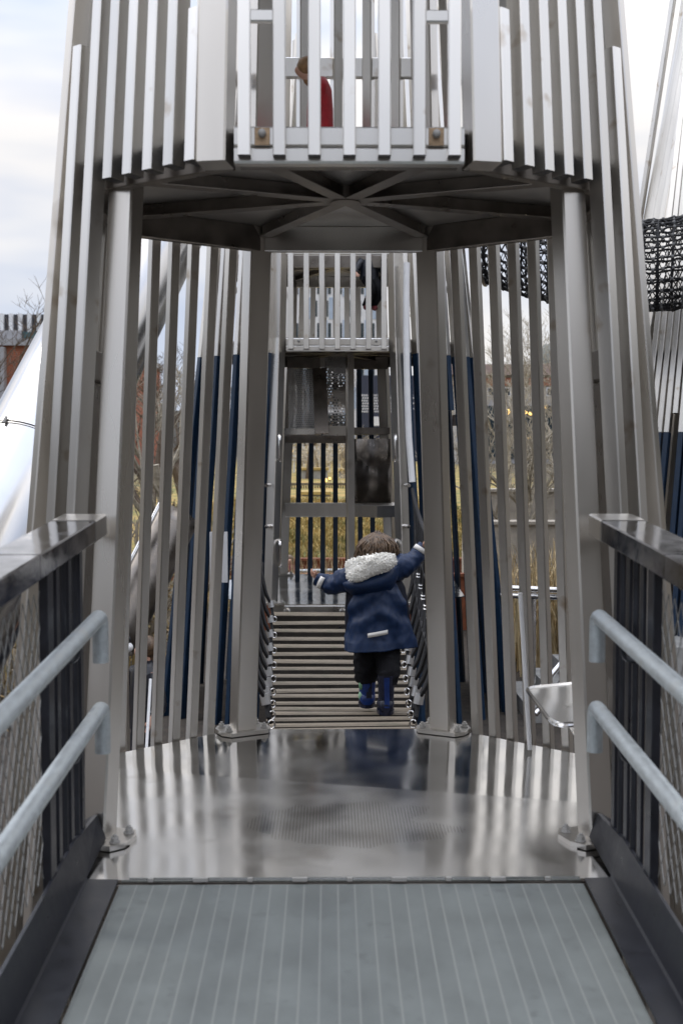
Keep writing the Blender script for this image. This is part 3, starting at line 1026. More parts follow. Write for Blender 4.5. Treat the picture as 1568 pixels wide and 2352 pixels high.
def child():
    YC = 7.50
    org = C(866, 1628, YC)
    J, E = [], []
    def j(p, r, par=None, r2=None):
        J.append((p, r, r2 or r))
        if par is not None:
            E.append((par, len(J) - 1))
        return len(J) - 1
    pel = j(C(866, 1478, 7.52), 0.085)
    ch = j(C(866, 1350, 7.56), 0.095, pel)
    nk0 = j(C(864, 1305, 7.60), 0.05, ch)
    nk = j(C(866, 1290, 7.63), 0.045, nk0)
    hd = j(C(867, 1266, 7.66), 0.095, nk)
    j(C(867, 1242, 7.66), 0.08, hd)
    # face on the far side: nose and ears
    j(C(867, 1268, 7.77), 0.018, hd)
    for (sh, el, wr) in (((800, 1328), (764, 1346), (730, 1328)), ((918, 1300), (948, 1290), (968, 1262))):
        s0 = j(C(*sh, 7.55), 0.045, ch)
        e0 = j(C(*el, 7.58), 0.036, s0)
        w0 = j(C(*wr, 7.60), 0.022, e0)
        dx = -1 if sh[0] < 860 else 1
        pm = j(C(wr[0] + dx * 8, wr[1] - 6, 7.60), 0.022, w0, 0.014)
        for i, (fy, ln) in enumerate(((-9, 10), (-6, 12), (-3, 11), (0.5, 9))):
            a = j(C(wr[0] + dx * 11, wr[1] - 5 + fy * 0.8, 7.575 + i * 0.018), 0.0075, pm)
            a = j(C(wr[0] + dx * (11 + ln * 0.35), wr[1] - 8 + fy, 7.575 + i * 0.018), 0.007, a)
            j(C(wr[0] + dx * (11 + ln * 0.3), wr[1] - 13 + fy, 7.58 + i * 0.018), 0.006, a)
        a = j(C(wr[0] + dx * 4, wr[1] - 12, 7.56), 0.008, pm)
        j(C(wr[0] + dx * 7, wr[1] - 19, 7.56), 0.0065, a)
    for (hx, hy, kx, ky, ax, ay, yy) in ((846, 1492, 842, 1545, 843, 1612, 7.55), (888, 1492, 889, 1548, 886, 1622, 7.34)):
        a = j(C(hx, hy, 7.52), 0.055, pel)
        a = j(C(kx, ky, (7.52 + yy) / 2), 0.045, a)
        a = j(C(ax, ay, yy), 0.03, a)
        j(C(ax, ay + 8, yy + 0.10), 0.028, a)
    body = skin_body("person", J, E, SKIN, org=org)
    tag(body, "small child seen from behind in navy raincoat and blue wellies, walking the plank bridge", "child")
    # ---- trousers
    tr = MB()
    loft_tube(tr, [C(848, 1480, 7.53), C(843, 1520, 7.54), C(841, 1548, 7.55), C(843, 1566, 7.55)], [0.088, 0.090, 0.080, 0.066], 22, 0.018, 16)
    loft_tube(tr, [C(888, 1480, 7.48), C(891, 1520, 7.43), C(891, 1550, 7.37), C(889, 1570, 7.36)], [0.085, 0.088, 0.076, 0.062], 22, 0.018, 16)
    tr.build("trousers", TROUS, body, True, 80)
    # ---- boots
    def boot(ax, top, bot, Y, main, rs):
        b = MB()
        loft_tube(b, [C(ax, top, Y), C(ax, (top + bot) / 2, Y), C(ax - 0.5, bot - 16, Y + 0.005)], [rs * 1.02, rs * 0.90, rs * 0.92], 20, 0.003, 10, caps=False)
        heel = C(ax - 0.5, bot, Y)
        rings = []
        for t, wd, h in ((-0.055, 0.030, 0.055), (-0.045, 0.046, 0.085), (0.0, 0.056, 0.110), (0.05, 0.055, 0.090), (0.10, 0.058, 0.066), (0.135, 0.050, 0.052), (0.155, 0.028, 0.036)):
            c = heel + Vector((0, t, 0))
            rings.append([c + Vector((wd * math.cos(2 * PI * q / 16), 0, 0.012 + h * 0.5 + h * 0.5 * math.sin(2 * PI * q / 16))) for q in range(16)])
        b.loft(rings)
        bo = b.build("boot", main, body, True, 70)
        sl = MB()
        outl = []
        for q in range(18):
            a = 2 * PI * q / 18
            outl.append((heel.x + 0.058 * math.cos(a), heel.y + 0.05 + 0.112 * math.sin(a)))
        sl.prism(outl, heel.z - 0.004, heel.z + 0.02)
        sl.build("sole", BOOTN, bo)
        return bo, heel
    bl, hl = boot(843, 1552, 1622, 7.55, BOOTB, 0.060)
    br, hr_ = boot(886, 1550, 1638, 7.34, BOOTN, 0.057)
    st = MB()
    for (ax, top, bot, Y, rs) in ((887, 1553, 1622, 7.34, 0.0575),):
        pts = [C(ax + (0.5 if t > .5 else 0), lerp(top, bot, t), Y) for t in [q / 8 for q in range(9)]]
        L, Rr = [], []
        for i, p in enumerate(pts):
            rr = rs * (1.03 - 0.12 * math.sin(PI * i / 8 * 0.8)) + 0.003
            for q, lst in ((-0.30, L), (0.30, Rr)):
                lst.append(p + Vector((math.sin(q) * rr, -math.cos(q) * rr, 0)))
        st.loft([L, Rr], False, False)
    st.build("stripe", BOOTB, br, True)
    st = MB()
    pts = [C(846, lerp(1556, 1600, q / 8), 7.55) for q in range(9)]
    L, Rr = [], []
    for i, p in enumerate(pts):
        rr = 0.0625 - 0.006 * math.sin(PI * i / 8 * 0.8)
        L.append(p + Vector((math.sin(-0.30) * rr, -math.cos(-0.30) * rr, 0)))
        Rr.append(p + Vector((math.sin(0.35) * rr, -math.cos(0.35) * rr, 0)))
    st.loft([L, Rr], False, False)
    st.build("stripe", BOOTN, bl, True)
    gp = MB()
    gp.ball(hl + Vector((-0.036, -0.012, 0.075)), 0.030, 12, 8, 0.8, 1.0, 1.2)
    gp.ball(hl + Vector((-0.042, -0.036, 0.15)), 0.018, 10, 6, 0.8, 0.8, 1.8)
    gp.build("patch", BOOTG, bl, True)
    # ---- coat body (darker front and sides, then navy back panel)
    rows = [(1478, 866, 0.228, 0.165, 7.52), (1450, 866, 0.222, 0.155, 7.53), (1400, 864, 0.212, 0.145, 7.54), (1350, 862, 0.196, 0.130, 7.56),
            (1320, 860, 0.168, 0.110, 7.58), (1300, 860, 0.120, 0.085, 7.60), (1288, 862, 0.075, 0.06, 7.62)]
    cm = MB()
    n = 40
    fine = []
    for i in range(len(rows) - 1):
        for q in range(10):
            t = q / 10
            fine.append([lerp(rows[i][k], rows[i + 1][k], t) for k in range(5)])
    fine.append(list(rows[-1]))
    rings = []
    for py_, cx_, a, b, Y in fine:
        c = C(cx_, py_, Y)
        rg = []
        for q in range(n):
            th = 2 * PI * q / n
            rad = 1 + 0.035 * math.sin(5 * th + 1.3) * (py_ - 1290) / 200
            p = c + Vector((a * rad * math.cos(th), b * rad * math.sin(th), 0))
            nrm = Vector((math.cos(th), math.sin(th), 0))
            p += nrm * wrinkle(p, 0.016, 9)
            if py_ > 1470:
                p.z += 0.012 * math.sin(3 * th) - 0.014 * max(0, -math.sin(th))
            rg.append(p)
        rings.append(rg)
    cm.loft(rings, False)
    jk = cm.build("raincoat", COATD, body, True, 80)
    # navy back panel, hugging the coat on the camera side
    bp = MB()
    grid = []
    m_ = 60
    for py_, cx_, a, b, Y in fine[:48]:
        c = C(cx_ + 2, py_, Y)
        rg = []
        wf = 0.50 + 0.50 * max(0, min(1, (py_ - 1330) / 150))
        for q in range(m_ + 1):
            th = -PI / 2 + (q / m_ - 0.5) * 2.55 * wf
            rad = 1.09
            p = c + Vector((a * rad * math.cos(th), b * rad * math.sin(th) - 0.010, 0))
            nrm = Vector((math.cos(th), math.sin(th), 0))
            # hanging V fold under the hood, vertical drapes towards the hem
            fx = (p.x - c.x)
            fold = 0.016 * math.sin(38 * (p.z + 0.75 * abs(fx - 0.01)) + 1) * math.exp(-((py_ - 1400) / 34) ** 2)
            drape = 0.012 * math.sin(34 * fx + 0.6) * (py_ - 1380) / 110 if py_ > 1380 else 0
            p += nrm * (wrinkle(p, 0.017, 9) + crease(p, 0.009, 7, 3) + crease(p * 1.9, 0.004, 11, 5) + fold + drape + 0.012)
            if py_ > 1470:
                p.z += -0.020 + 0.010 * math.sin(9 * fx)
            rg.append(p)
        grid.append(rg)
    bp.loft(grid, False, False)
    bo = bp.build("coat_back", COAT, jk, True, 80)
    sd_ = bo.modifiers.new("thick", 'SOLIDIFY')
    sd_.thickness = 0.006
    # ---- sleeves
    for path, rads in (([C(812, 1322, 7.53), C(790, 1334, 7.54), C(764, 1343, 7.57), C(742, 1336, 7.59), C(726, 1328, 7.60)], [0.085, 0.078, 0.064, 0.052, 0.045]),
                       ([C(902, 1310, 7.53), C(924, 1302, 7.54), C(946, 1290, 7.57), C(960, 1270, 7.60), C(973, 1251, 7.61)], [0.085, 0.078, 0.064, 0.050, 0.042])):
        sm = MB()
        loft_tube(sm, path, rads, 22, 0.020, 14)
        sl = sm.build("sleeve", COAT, jk, True, 80)
        # reflective cuff band
        a, b = path[-1], path[-2]
        d = (b - a).normalized()
        tm = MB()
        c = a + d * 0.045
        f = d.orthogonal().normalized()
        u = Vector((0, -1, 0))
        u = (u - d * u.dot(d)).normalized()
        v = d.cross(u)
        L, Rr = [], []
        for q in range(9):
            th = (q / 8 - 0.35) * 1.7
            rr = 0.056
            o_ = u * math.cos(th) * rr + v * math.sin(th) * rr
            L.append(c + o_ - d * 0.016)
            Rr.append(c + o_ * 1.02 + d * 0.016)
        tm.loft([L, Rr], False, False)
        to = tm.build("reflective_band", REFL, sl, True)
        q_ = to.modifiers.new("thick", 'SOLIDIFY')
        q_.thickness = 0.004
        q_.offset = 0
    # back reflective strip
    A = [C(844, 1460, 7.33), C(890, 1451, 7.33)]
    rs = MB()
    L, Rr = [], []
    for q in range(9):
        t = q / 8
        p = A[0].lerp(A[1], t)
        cxx = C(868, 1455, 7.53)
        a_, b_ = 0.223 * 1.09, 0.156 * 1.09
        fx = (p.x - cxx.x) / a_
        yy = cxx.y - b_ * math.sqrt(max(0, 1 - fx * fx)) - 0.036
        L.append(Vector((p.x, yy, p.z + 0.013)))
        Rr.append(Vector((p.x, yy, p.z - 0.015)))
    rs.loft([L, Rr], False, False)
    ro = rs.build("reflective_strip", REFL, bo, True)
    q_ = ro.modifiers.new("thick", 'SOLIDIFY')
    q_.thickness = 0.008
    q_.offset = 0
    # ---- hood: hanging navy bag with fleece lining
    hc = C(850, 1305, 7.42)
    ax = (C(904, 1280, 7.40) - C(790, 1312, 7.40)).normalized()
    up = Vector((0, 0.50, 0.86)).normalized()
    up = (up - ax * up.dot(ax)).normalized()
    dn = ax.cross(up)
    if dn.y > 0:
        dn = -dn
    hb_ = MB()
    rings = []
    for i in range(9):
        t = i / 8
        w_ = 0.192 * math.cos(t * PI / 2 * 0.93) ** 0.6
        th_ = (0.060 + 0.06 * math.sin(PI * min(t * 1.3, 1))) * math.cos(t * PI / 2 * 0.9)
        cc = hc - Vector((0, 0, 1)) * (0.045 + 0.185 * t) + Vector((0.012 * t, 0.055 * t, 0)) + ax * 0.0
        rg = []
        for q in range(28):
            a = 2 * PI * q / 28
            axm = ax.lerp(Vector((1, 0, 0)), t).normalized()
            p = cc + axm * (w_ * math.cos(a)) + Vector((0, -1, 0)) * (th_ * math.sin(a))
            p += Vector((math.cos(a), -math.sin(a), 0)) * wrinkle(p, 0.014, 12)
            rg.append(p)
        rings.append(rg)
    hb_.loft(rings)
    ho = hb_.build("hood", COAT, jk, True, 80)
    fl = MB()
    rings = []
    N, Mm = 72, 26
    for i in range(Mm + 1):
        a = -PI / 2 + PI * i / Mm
        rg = []
        for q in range(N):
            b = 2 * PI * q / N
            ca = max(math.cos(a), 0.01)
            sq = lambda v_, e_: math.copysign(abs(v_) ** e_, v_)
            cb, sb = sq(math.cos(b), 0.62), sq(math.sin(b), 0.62)
            loc = ax * (0.166 * ca * cb) + up * ((0.074 - 0.020 * cb) * ca * sb) + dn * (0.050 * math.sin(a))
            p = hc + Vector((0, -0.055, 0.022)) + loc
            d = loc.normalized()
            p += d * (0.007 * noise.fractal(p * 42, 0.8, 2.0, 3) + 0.008 * noise.noise(p * 15))
            rg.append(p)
        rings.append(rg)
    fl.loft(rings)
    rf_ = random.Random(8)
    base_v = [v for v in fl.v]
    for q in range(3200):
        p = base_v[rf_.randrange(len(base_v))]
        d = (p - (hc + Vector((0, -0.055, 0.022)))).normalized()
        t1 = Vector((rf_.uniform(-1, 1), rf_.uniform(-1, 1), rf_.uniform(-1, 1))) * 0.7
        p = p + t1 * 0.004
        m1 = p + d * 0.0025 + t1 * 0.003
        m2 = m1 + (t1 + d * 0.1).normalized() * 0.005
        fl.tube([p - d * 0.002, m1, m2], [0.0030, 0.0026, 0.0012], 4)
    fl.build("hood_lining", FLEECE, ho, True, 85)
    # ---- hair: scalp cap plus locks
    hcen = C(866, 1261, 7.655)
    hm = MB()
    hm.ball(hcen + Vector((0, -0.005, 0.012)), 0.100, 20, 12, 0.98, 1.05, 1.0)
    rnd = random.Random(5)
    for i in range(620):
        th = rnd.uniform(0, 2 * PI)
        el = math.asin(rnd.uniform(-0.15, 1))
        d0 = Vector((math.cos(el) * math.cos(th), math.cos(el) * math.sin(th), math.sin(el)))
        if d0.y > 0.45 and d0.z < 0.5:
            continue
        p = hcen + Vector((0, -0.005, 0.012)) + Vector((d0.x * 0.100, d0.y * 0.106, d0.z * 0.101))
        pts = [p]
        L = rnd.uniform(0.15, 0.25) + 0.07 * max(0, d0.z)
        wv = rnd.uniform(0, 6)
        side = Vector((-d0.y, d0.x, 0))
        n_ = 7
        cur = p.copy()
        for q in range(1, n_ + 1):
            t = q / n_
            hz = Vector((cur.x - hcen.x, cur.y - hcen.y, 0))
            out = hz.normalized() if hz.length > 0.01 else d0
            lim = 0.104 + 0.050 * t * rnd.random()
            step = Vector((0, 0, -1)) * (L / n_) * min(1, 0.35 + t) + out * (L / n_) * (0.85 * (1 - t) if hz.length < lim else 0.10)
            step += side * 0.010 * math.sin(wv + 5 * t)
            step += Vector((rnd.uniform(-.009, .009), rnd.uniform(-.009, .009), 0))
            cur = cur + step
            pts.append(cur.copy())
        hm.tube(pts, [0.0060 * (1 - 0.85 * (q / n_) ** 1.5) for q in range(n_ + 1)], 5)
    hm.build("hair", HAIR, body, True, 80)
    return body
child()

def simple_person(base, hgt, coat, legs, hair, label, turn=0.0, crouch=0.0, skinm=SKIN, arms=0.2, legc=None, stoop=0.0):
    """background figure; base = feet point, faces -Y when turn = 0"""
    b = Vector(base)
    rot = Matrix.Rotation(turn, 3, 'Z')
    def L(x, y, z):
        zz = z * (1 - crouch * 0.35) if z > 0.5 else z * (1 - crouch * 0.3)
        return b + rot @ (Vector((x, y, zz)) * hgt)
    J, E = [], []
    def j(p, r, par=None):
        J.append((p, r * hgt))
        if par is not None:
            E.append((par, len(J) - 1))
        return len(J) - 1
    pel = j(L(0, 0, .52), .075)
    ch = j(L(0, 0, .72), .08, pel)
    nk = j(L(0, -stoop * .5, .85), .035, ch)
    hd = j(L(0, -.01 - stoop, .93), .062, nk)
    j(L(0, -.01 - stoop, .97), .05, hd)
    j(L(0, -.075 - stoop, .92), .012, hd)
    for s in (-1, 1):
        a = j(L(s * .11, 0, .79), .035, ch)
        a = j(L(s * (.14 + arms * .3), -.02, .63), .028, a)
        a = j(L(s * (.13 + arms * .5), -.08, .50 + arms * .35), .018, a)
        pm = j(L(s * (.13 + arms * .5), -.10, .46 + arms * .35), .018, a)
        for q in range(4):
            f = j(L(s * (.115 + .010 * q + arms * .5), -.115, .435 + arms * .35), .006, pm)
            j(L(s * (.115 + .010 * q + arms * .5), -.125, .405 + .004 * abs(q - 1) + arms * .35), .005, f)
        j(L(s * (.10 + arms * .5), -.13, .45 + arms * .35), .006, pm)
        a = j(L(s * .05, 0, .48), .055, pel)
        a = j(L(s * .055, -.02 - crouch * .15, .27), .04, a)
        a = j(L(s * .055, 0, .05), .026, a)
        j(L(s * .06, -.09, .02), .024, a)
    body = skin_body("person", J, E, skinm, org=b)
    tag(body, label, "person")
    cm = MB()
    rings = []
    for z, wd, dp in ((.44, .125, .095), (.55, .120, .092), (.68, .122, .090), (.78, .118, .080), (.84, .07, .06), (.87, .045, .045)):
        c = L(0, 0, z)
        rings.append([c + rot @ Vector((wd * hgt * math.cos(2 * PI * q / 20), dp * hgt * math.sin(2 * PI * q / 20), 0.012 * math.sin(z * 90))) for q in range(20)])
    cm.loft(rings)
    for s in (-1, 1):
        loft_tube(cm, [L(s * .10, 0, .79), L(s * (.14 + arms * .3), -.02, .63), L(s * (.13 + arms * .5), -.08, .50 + arms * .35)], [.052 * hgt, .045 * hgt, .035 * hgt], 12, 0.008, 20)
    cm.build("jacket", coat, body, True, 80)
    lm = MB()
    for s in (-1, 1):
        loft_tube(lm, [L(s * .05, 0, .50), L(s * .055, -.02 - crouch * .15, .27), L(s * .055, 0, .06)], [.068 * hgt, .055 * hgt, .040 * hgt], 12, 0.006, 20)
    lm.build("trousers", legs, body, True, 80)
    for s in (-1, 1):
        sm = MB()
        c = L(s * .057, -.035, .028)
        sm.ball(c, 0.05 * hgt, 12, 8, 0.8, 1.6, 0.62)
        sm.build("shoe", legc or legs, body, True, 80)
    hm = MB()
    hm.ball(L(0, .012 - stoop, .95), .072 * hgt, 14, 9, 1, 1, 1.0)
    hm.ball(L(0, .04 - stoop, .89), .055 * hgt, 12, 7, 1.1, 0.7, 1.4)
    hm.build("hair", hair, body, True, 80)
    return body
REDC = mat("red_coat", (0.42, 0.012, 0.02), 0.55, 0, 0.15, 20)
MAROON = mat("maroon_cloth", (0.16, 0.025, 0.03), 0.6, 0, 0.25, 20)
PUFF = mat("black_puffer", (0.012, 0.014, 0.022), 0.35, 0, 0.3, 20, 0.4, 25)
FAIR = mat("fair_hair", (0.30, 0.17, 0.075), 0.5, 0, 0.25, 40)
pp = at(735, 300, 5.6)
simple_person((pp.x, 5.6, 2.745), 0.71, REDC, MAROON, FAIR, "child in bright red coat glimpsed behind the near tower's overhead guard slats", -PI / 2, 0.0, arms=-0.15, stoop=0.10)
pp = at(846, 700, 12.75)
simple_person((pp.x, 12.55, 3.12), 0.92, PUFF, TROUS, HAIR, "climber in dark clothes and maroon shoes behind the middle tower's upper guard slats", 0.5, 0.8, legc=MAROON)
pp = at(334, 1500, 9.2)
simple_person((pp.x, 9.2, GZ), 1.33, PUFF, PUFF, HAIR, "person in black puffer jacket on the ground behind the near tower's left slats", -0.9)
pp = at(660, 1240, 19.0)
simple_person((pp.x + 0.05, 18.6, ground_z(0, 18.6) - 0.1), 1.05, MAROON, TROUS, HAIR, "child peering over the rusty planter edge beyond the middle tower", 0.3)

# ------------------------------------------------------------------ tube slide on the left
def sl(t):
    lo, hi = at(-10, 1240, 8.5), at(390, 450, 10.7)
    return lo.lerp(hi, t)
SLIDEM = mat("rolled_steel_tube", (0.56, 0.555, 0.55), 0.20, 1.0, 0.05, 2.0, rvar=0.04)
slide = thing("tube_slide", sl(-0.45), "large polished steel tube slide descending diagonally past the left of the towers", "slide")
segs = [(-0.62, 0.20), (0.20, 1.10), (1.10, 1.60)]
for a, b in segs:
    MB().tube([sl(lerp(a + .003, b - .003, i / 6)) for i in range(7)], 0.455, 40).build("tube_section", SLIDEM, slide, True, 50)
for a, b in segs[1:]:
    d = (sl(1) - sl(0)).normalized()
    fm = MB()
    p = sl(a)
    fm.tube([p - d * 0.014, p - d * 0.006], 0.463, 40)
    fm.tube([p + d * 0.006, p + d * 0.014], 0.463, 40)
    fo = fm.build("flange", STEEL, slide, True, 30)
    u = d.orthogonal().normalized()
    v = d.cross(u)
    for q in range(8):
        bm = MB()
        c = p + (u * math.cos(q * PI / 4 + .3) + v * math.sin(q * PI / 4 + .3)) * 0.472
        bm.tube([c - d * 0.03, c + d * 0.03], 0.013, 8)
        bm.build("bolt", BOLT, fo)

# open chute lower left
ch = thing("open_slide", at(300, 1400, 10.5), "open steel slide chute with bright rim behind the near tower's left slats", "slide")
c0, c1 = at(402, 1185, 10.8), at(252, 1480, 10.2)
d = (c1 - c0).normalized()
u = d.cross(Vector((0, 1, 0))).normalized()
if u.z < 0:
    u = -u
nn = d.cross(u).normalized()
if nn.y > 0:
    nn = -nn
nn, u = (nn * 0.72 - u * 0.69).normalized(), (u * 0.72 + nn * 0.69).normalized()
m = MB()
rings = []
for i in range(12):
    p = c0.lerp(c1, i / 11)
    rings.append([p - u * (0.22 * math.sin(a)) + nn * (0.24 * math.cos(a)) for a in [(-0.5 + q / 14) * PI for q in range(15)]])
m.loft(rings, False, False)
o = m.build("chute", STEELD, ch, True)  # darker steel stands in for the dim reflection on the chute
sdm = o.modifiers.new("thick", 'SOLIDIFY')
sdm.thickness = 0.006
for sgn in (1, -1):
    MB().tube([c0 + u * .22 * sgn, c1 + u * .22 * sgn], 0.022, 10).build("rim", POLISH, ch, True)

# ------------------------------------------------------------------ rope net tunnel on the right
tun = thing("net_tunnel", at(1500, 600, 11.6), "black rope net tunnel slung between the middle and right towers", "net tunnel")
def tx(t):
    a, b = at(1095, 545, 13.0), at(1760, 560, 11.6)
    p = a.lerp(b, t)
    p.z -= 0.55 * 4 * t * (1 - t) * 0.5
    return p
NA, NL = 26, 60
R_ = 0.47
m = MB()
def tp(i, j_):
    t = i / NL
    c = tx(t)
    a = 2 * PI * j_ / NA
    return c + Vector((-0.25, 0.97, 0)).normalized() * 0 + Vector((0.28 * math.cos(a) * R_, 0.96 * math.cos(a) * R_, math.sin(a) * R_))
rnd = random.Random(3)
jit = {}
def tpj(i, j_):
    k = (i, j_ % NA)
    if k not in jit:
        jit[k] = tp(i, j_ % NA) + Vector((rnd.uniform(-.011, .011), rnd.uniform(-.011, .011), rnd.uniform(-.011, .011)))
    return jit[k]
for j_ in range(NA):
    for s in (0, 1):
        m.tube([tpj(i, j_ + ((i % 2) if s else 0)) for i in range(NL + 1)], 0.0125, 5)
for i in range(0, NL + 1, 3):
    m.tube([tpj(i, j_) for j_ in range(NA)], 0.013, 5, closed=True)
m.cur = 1
for i in range(0, NL + 1, 2):
    for j_ in range(NA):
        m.ball(tpj(i, j_), 0.021, 6, 4)
m.build("net", [ROPE, mat("knot_grey", (0.16, 0.16, 0.16), 0.5, 0.3)], tun, True)
for t in (0.03, 0.5, 0.97):
    hm = MB()
    hm.tube([tx(t) + Vector((0.28 * math.cos(2 * PI * q / 32) * 0.5, 0.96 * math.cos(2 * PI * q / 32) * 0.5, math.sin(2 * PI * q / 32) * 0.5)) for q in range(32)], 0.02, 8, closed=True)
    hm.build("hoop", STEELD, tun, True)

# ------------------------------------------------------------------ ground level bits seen between the slats
zt = 0.40
tray = thing("steel_seat", (1.12, 5.2, 0.0), "polished steel corner seat with rounded rim and bracket in the near tower's right rear corner", "seat")
cs = [onz(1207, 1577, zt), onz(1372, 1561, zt), onz(1376, 1655, zt), onz(1283, 1662, zt), onz(1262, 1650, zt)]
cen = sum(cs, Vector()) / 5
m = MB()
def round_poly(pts, r, n=5):
    out = []
    for i, p in enumerate(pts):
        a, b = pts[i - 1], pts[(i + 1) % len(pts)]
        rr = min(r, (a - p).length * .45, (b - p).length * .45)
        out += bez(p + (a - p).normalized() * rr, p, p + (b - p).normalized() * rr, n)
    return out
op = round_poly(cs, 0.06)
rings = []
for f, dz in ((1.0, 0.0), (0.985, 0.003), (0.95, -0.006), (0.7, -0.009), (0.3, -0.011), (0.05, -0.012)):
    rings.append([cen + (p - cen) * f + Vector((0, 0, dz)) for p in op])
m.loft(rings, False)
m.build("pan", mat("satin_steel_seat", (0.62, 0.61, 0.59), 0.24, 1.0, 0.05, 3), tray, True, 12)
MB().tube([p + Vector((0, 0, -0.010)) for p in op], 0.010, 8, closed=True).build("rim", POLISH, tray, True)
MB().tube([cen + Vector((0.0, -0.1, -0.05)), cen + Vector((0.10, -0.12, -0.22)), Vector((1.16, 5.0, 0.03))], 0.024, 12).build("bracket", STEEL, tray, True)

pl = MB().tube([at(1194, 1362, 5.76), at(1207, 1580, 5.78), at(1216, 1722, 5.76)], 0.012, 10).build("white_pole", WHITE, None, True, org=at(1216, 1722, 5.76))
tag(pl, "thin white pole leaning between the right slats beside the steel seat", "pole")
po = thing("silver_pole", at(292, 1745, 7.4), "slim silver pole with black and white cap behind the left slats", "pole")
MB().tube([at(290, 1500, 7.4), at(293, 1760, 7.4)], 0.018, 12).build("shaft", STEEL, po, True)
q = at(291, 1487, 7.4)
MB().ball(q, 0.045, 12, 8, 1, 1, 0.8).build("cap", WHITE, po, True)
MB().ball(q + Vector((0.0, 0, 0.05)), 0.030, 12, 8).build("knob", BLACKP, po, True)
pl = MB().tube([at(346, 1560, 8.6), at(336, 1735, 8.2)], 0.012, 8).build("white_pole", WHITE, None, True, org=at(336, 1735, 8.2))
tag(pl, "short thin white pole leaning behind the left slats near the dark jacket", "pole")

def rail_thing(name, label, paths, r, m, posts=None):
    t = thing(name, paths[0][0], label, "handrail")
    for p in paths:
        MB().tube(p, r, 10).build("rail", m, t, True, 60)
    for p in posts or []:
        MB().tube(p, r * 0.9, 8).build("post", m, t, True)
    return t
pa = [at(1150, 1350, 12.2), at(1298, 1356, 12.0), at(1318, 1360, 11.9), at(1345, 1392, 11.7), at(1420, 1480, 11.2)]
pb = [at(1150, 1367, 12.2), at(1298, 1372, 12.0), at(1312, 1374, 11.9), at(1342, 1408, 11.7), at(1420, 1500, 11.2)]
rail_thing("handrail", "pair of horizontal polished tubes in front of the dry grass on the right", [pa, pb], 0.032, POLISH,
           [[at(1225, 1360, 12.12), Vector((at(1225, 1360, 12.12).x, 12.12, GZ))], [at(1298, 1366, 12.0), Vector((at(1298, 1366, 12.0).x, 12.0, GZ))]])
pa = [at(1225, 1598, 11.2), at(1355, 1440, 11.6), at(1440, 1340, 11.9)]
pb = [at(1228, 1640, 11.2), at(1355, 1488, 11.6), at(1440, 1388, 11.9)]
rail_thing("handrail", "pair of sloping polished tubes climbing the concrete steps on the right", [pa, pb], 0.034, POLISH,
           [[at(1330, 1470, 11.52), Vector((at(1330, 1470, 11.52).x, 11.52, GZ))]])
CONC = mat("concrete", (0.30, 0.295, 0.28), 0.9, 0, 0.2, 6, 0.3, 40)
st = thing("concrete_steps", at(1300, 1640, 12.0), "grey concrete steps beside the dry grass on the right", "steps")
for i in range(5):
    x0 = at(1205, 1600, 12).x + 0.26 * i
    MB().bx(x0, x0 + 2.2 - .26 * i, 11.8 + .003 * i, 13.2, GZ + 0.16 * i, GZ + 0.16 * (i + 1)).build("step", CONC, st)

# dry ornamental grass
STRAW = mat("straw_grass", (0.45, 0.32, 0.14), 0.8, 0, 0.45, 26.0, stretch=(1, 1, 0.06), base2=(0.88, 0.72, 0.44))
def blades(name, x0, x1, y0, y1, n, hmin, hmax, m, rseed, zfun=None, lean=0.25, wd=0.006):
    rnd = random.Random(rseed)
    mb = MB()
    for _ in range(n):
        x, y = rnd.uniform(x0, x1), rnd.uniform(y0, y1)
        z = (zfun or ground_z)(x, y) - 0.03
        h = rnd.uniform(hmin, hmax)
        a = rnd.uniform(0, 2 * PI)
        d = Vector((math.cos(a), math.sin(a), 0)) * rnd.uniform(0.02, lean) * h
        s = Vector((rnd.uniform(-1, 1), rnd.uniform(-1, 1), 0)).normalized() * wd
        p0 = Vector((x, y, z))
        p1 = p0 + d * 0.35 + Vector((0, 0, h * 0.6))
        p2 = p0 + d + Vector((0, 0, h))
        mb.add([p0 - s, p0 + s, p1 + s * 1.1, p1 - s * 1.1, p2 + s * .35, p2 - s * .35], [[0, 1, 2, 3], [3, 2, 4, 5]])
    o = mb.build(name, m)
    o['kind'] = 'stuff'
    return o
o = blades("dry_grass", 2.2, 5.2, 14.2, 16.2, 1500, 0.8, 1.7, STRAW, 11, None, 0.45, 0.011)
o = blades("dry_grass", -0.75, 0.35, 16.2, 17.2, 300, 0.75, 1.5, STRAW, 12)
TURF = mat("rough_turf", (0.13, 0.155, 0.045), 0.9, 0, 0.4, 1.4, base2=(0.52, 0.35, 0.12))
o = blades("grass", -3.2, 3.2, 20.6, 31.0, 16000, 0.06, 0.22, TURF, 13, None, 0.9, 0.012)
o = blades("dry_grass", -7.5, -2.6, 12.5, 17.5, 2600, 0.3, 1.0, TURF, 14)

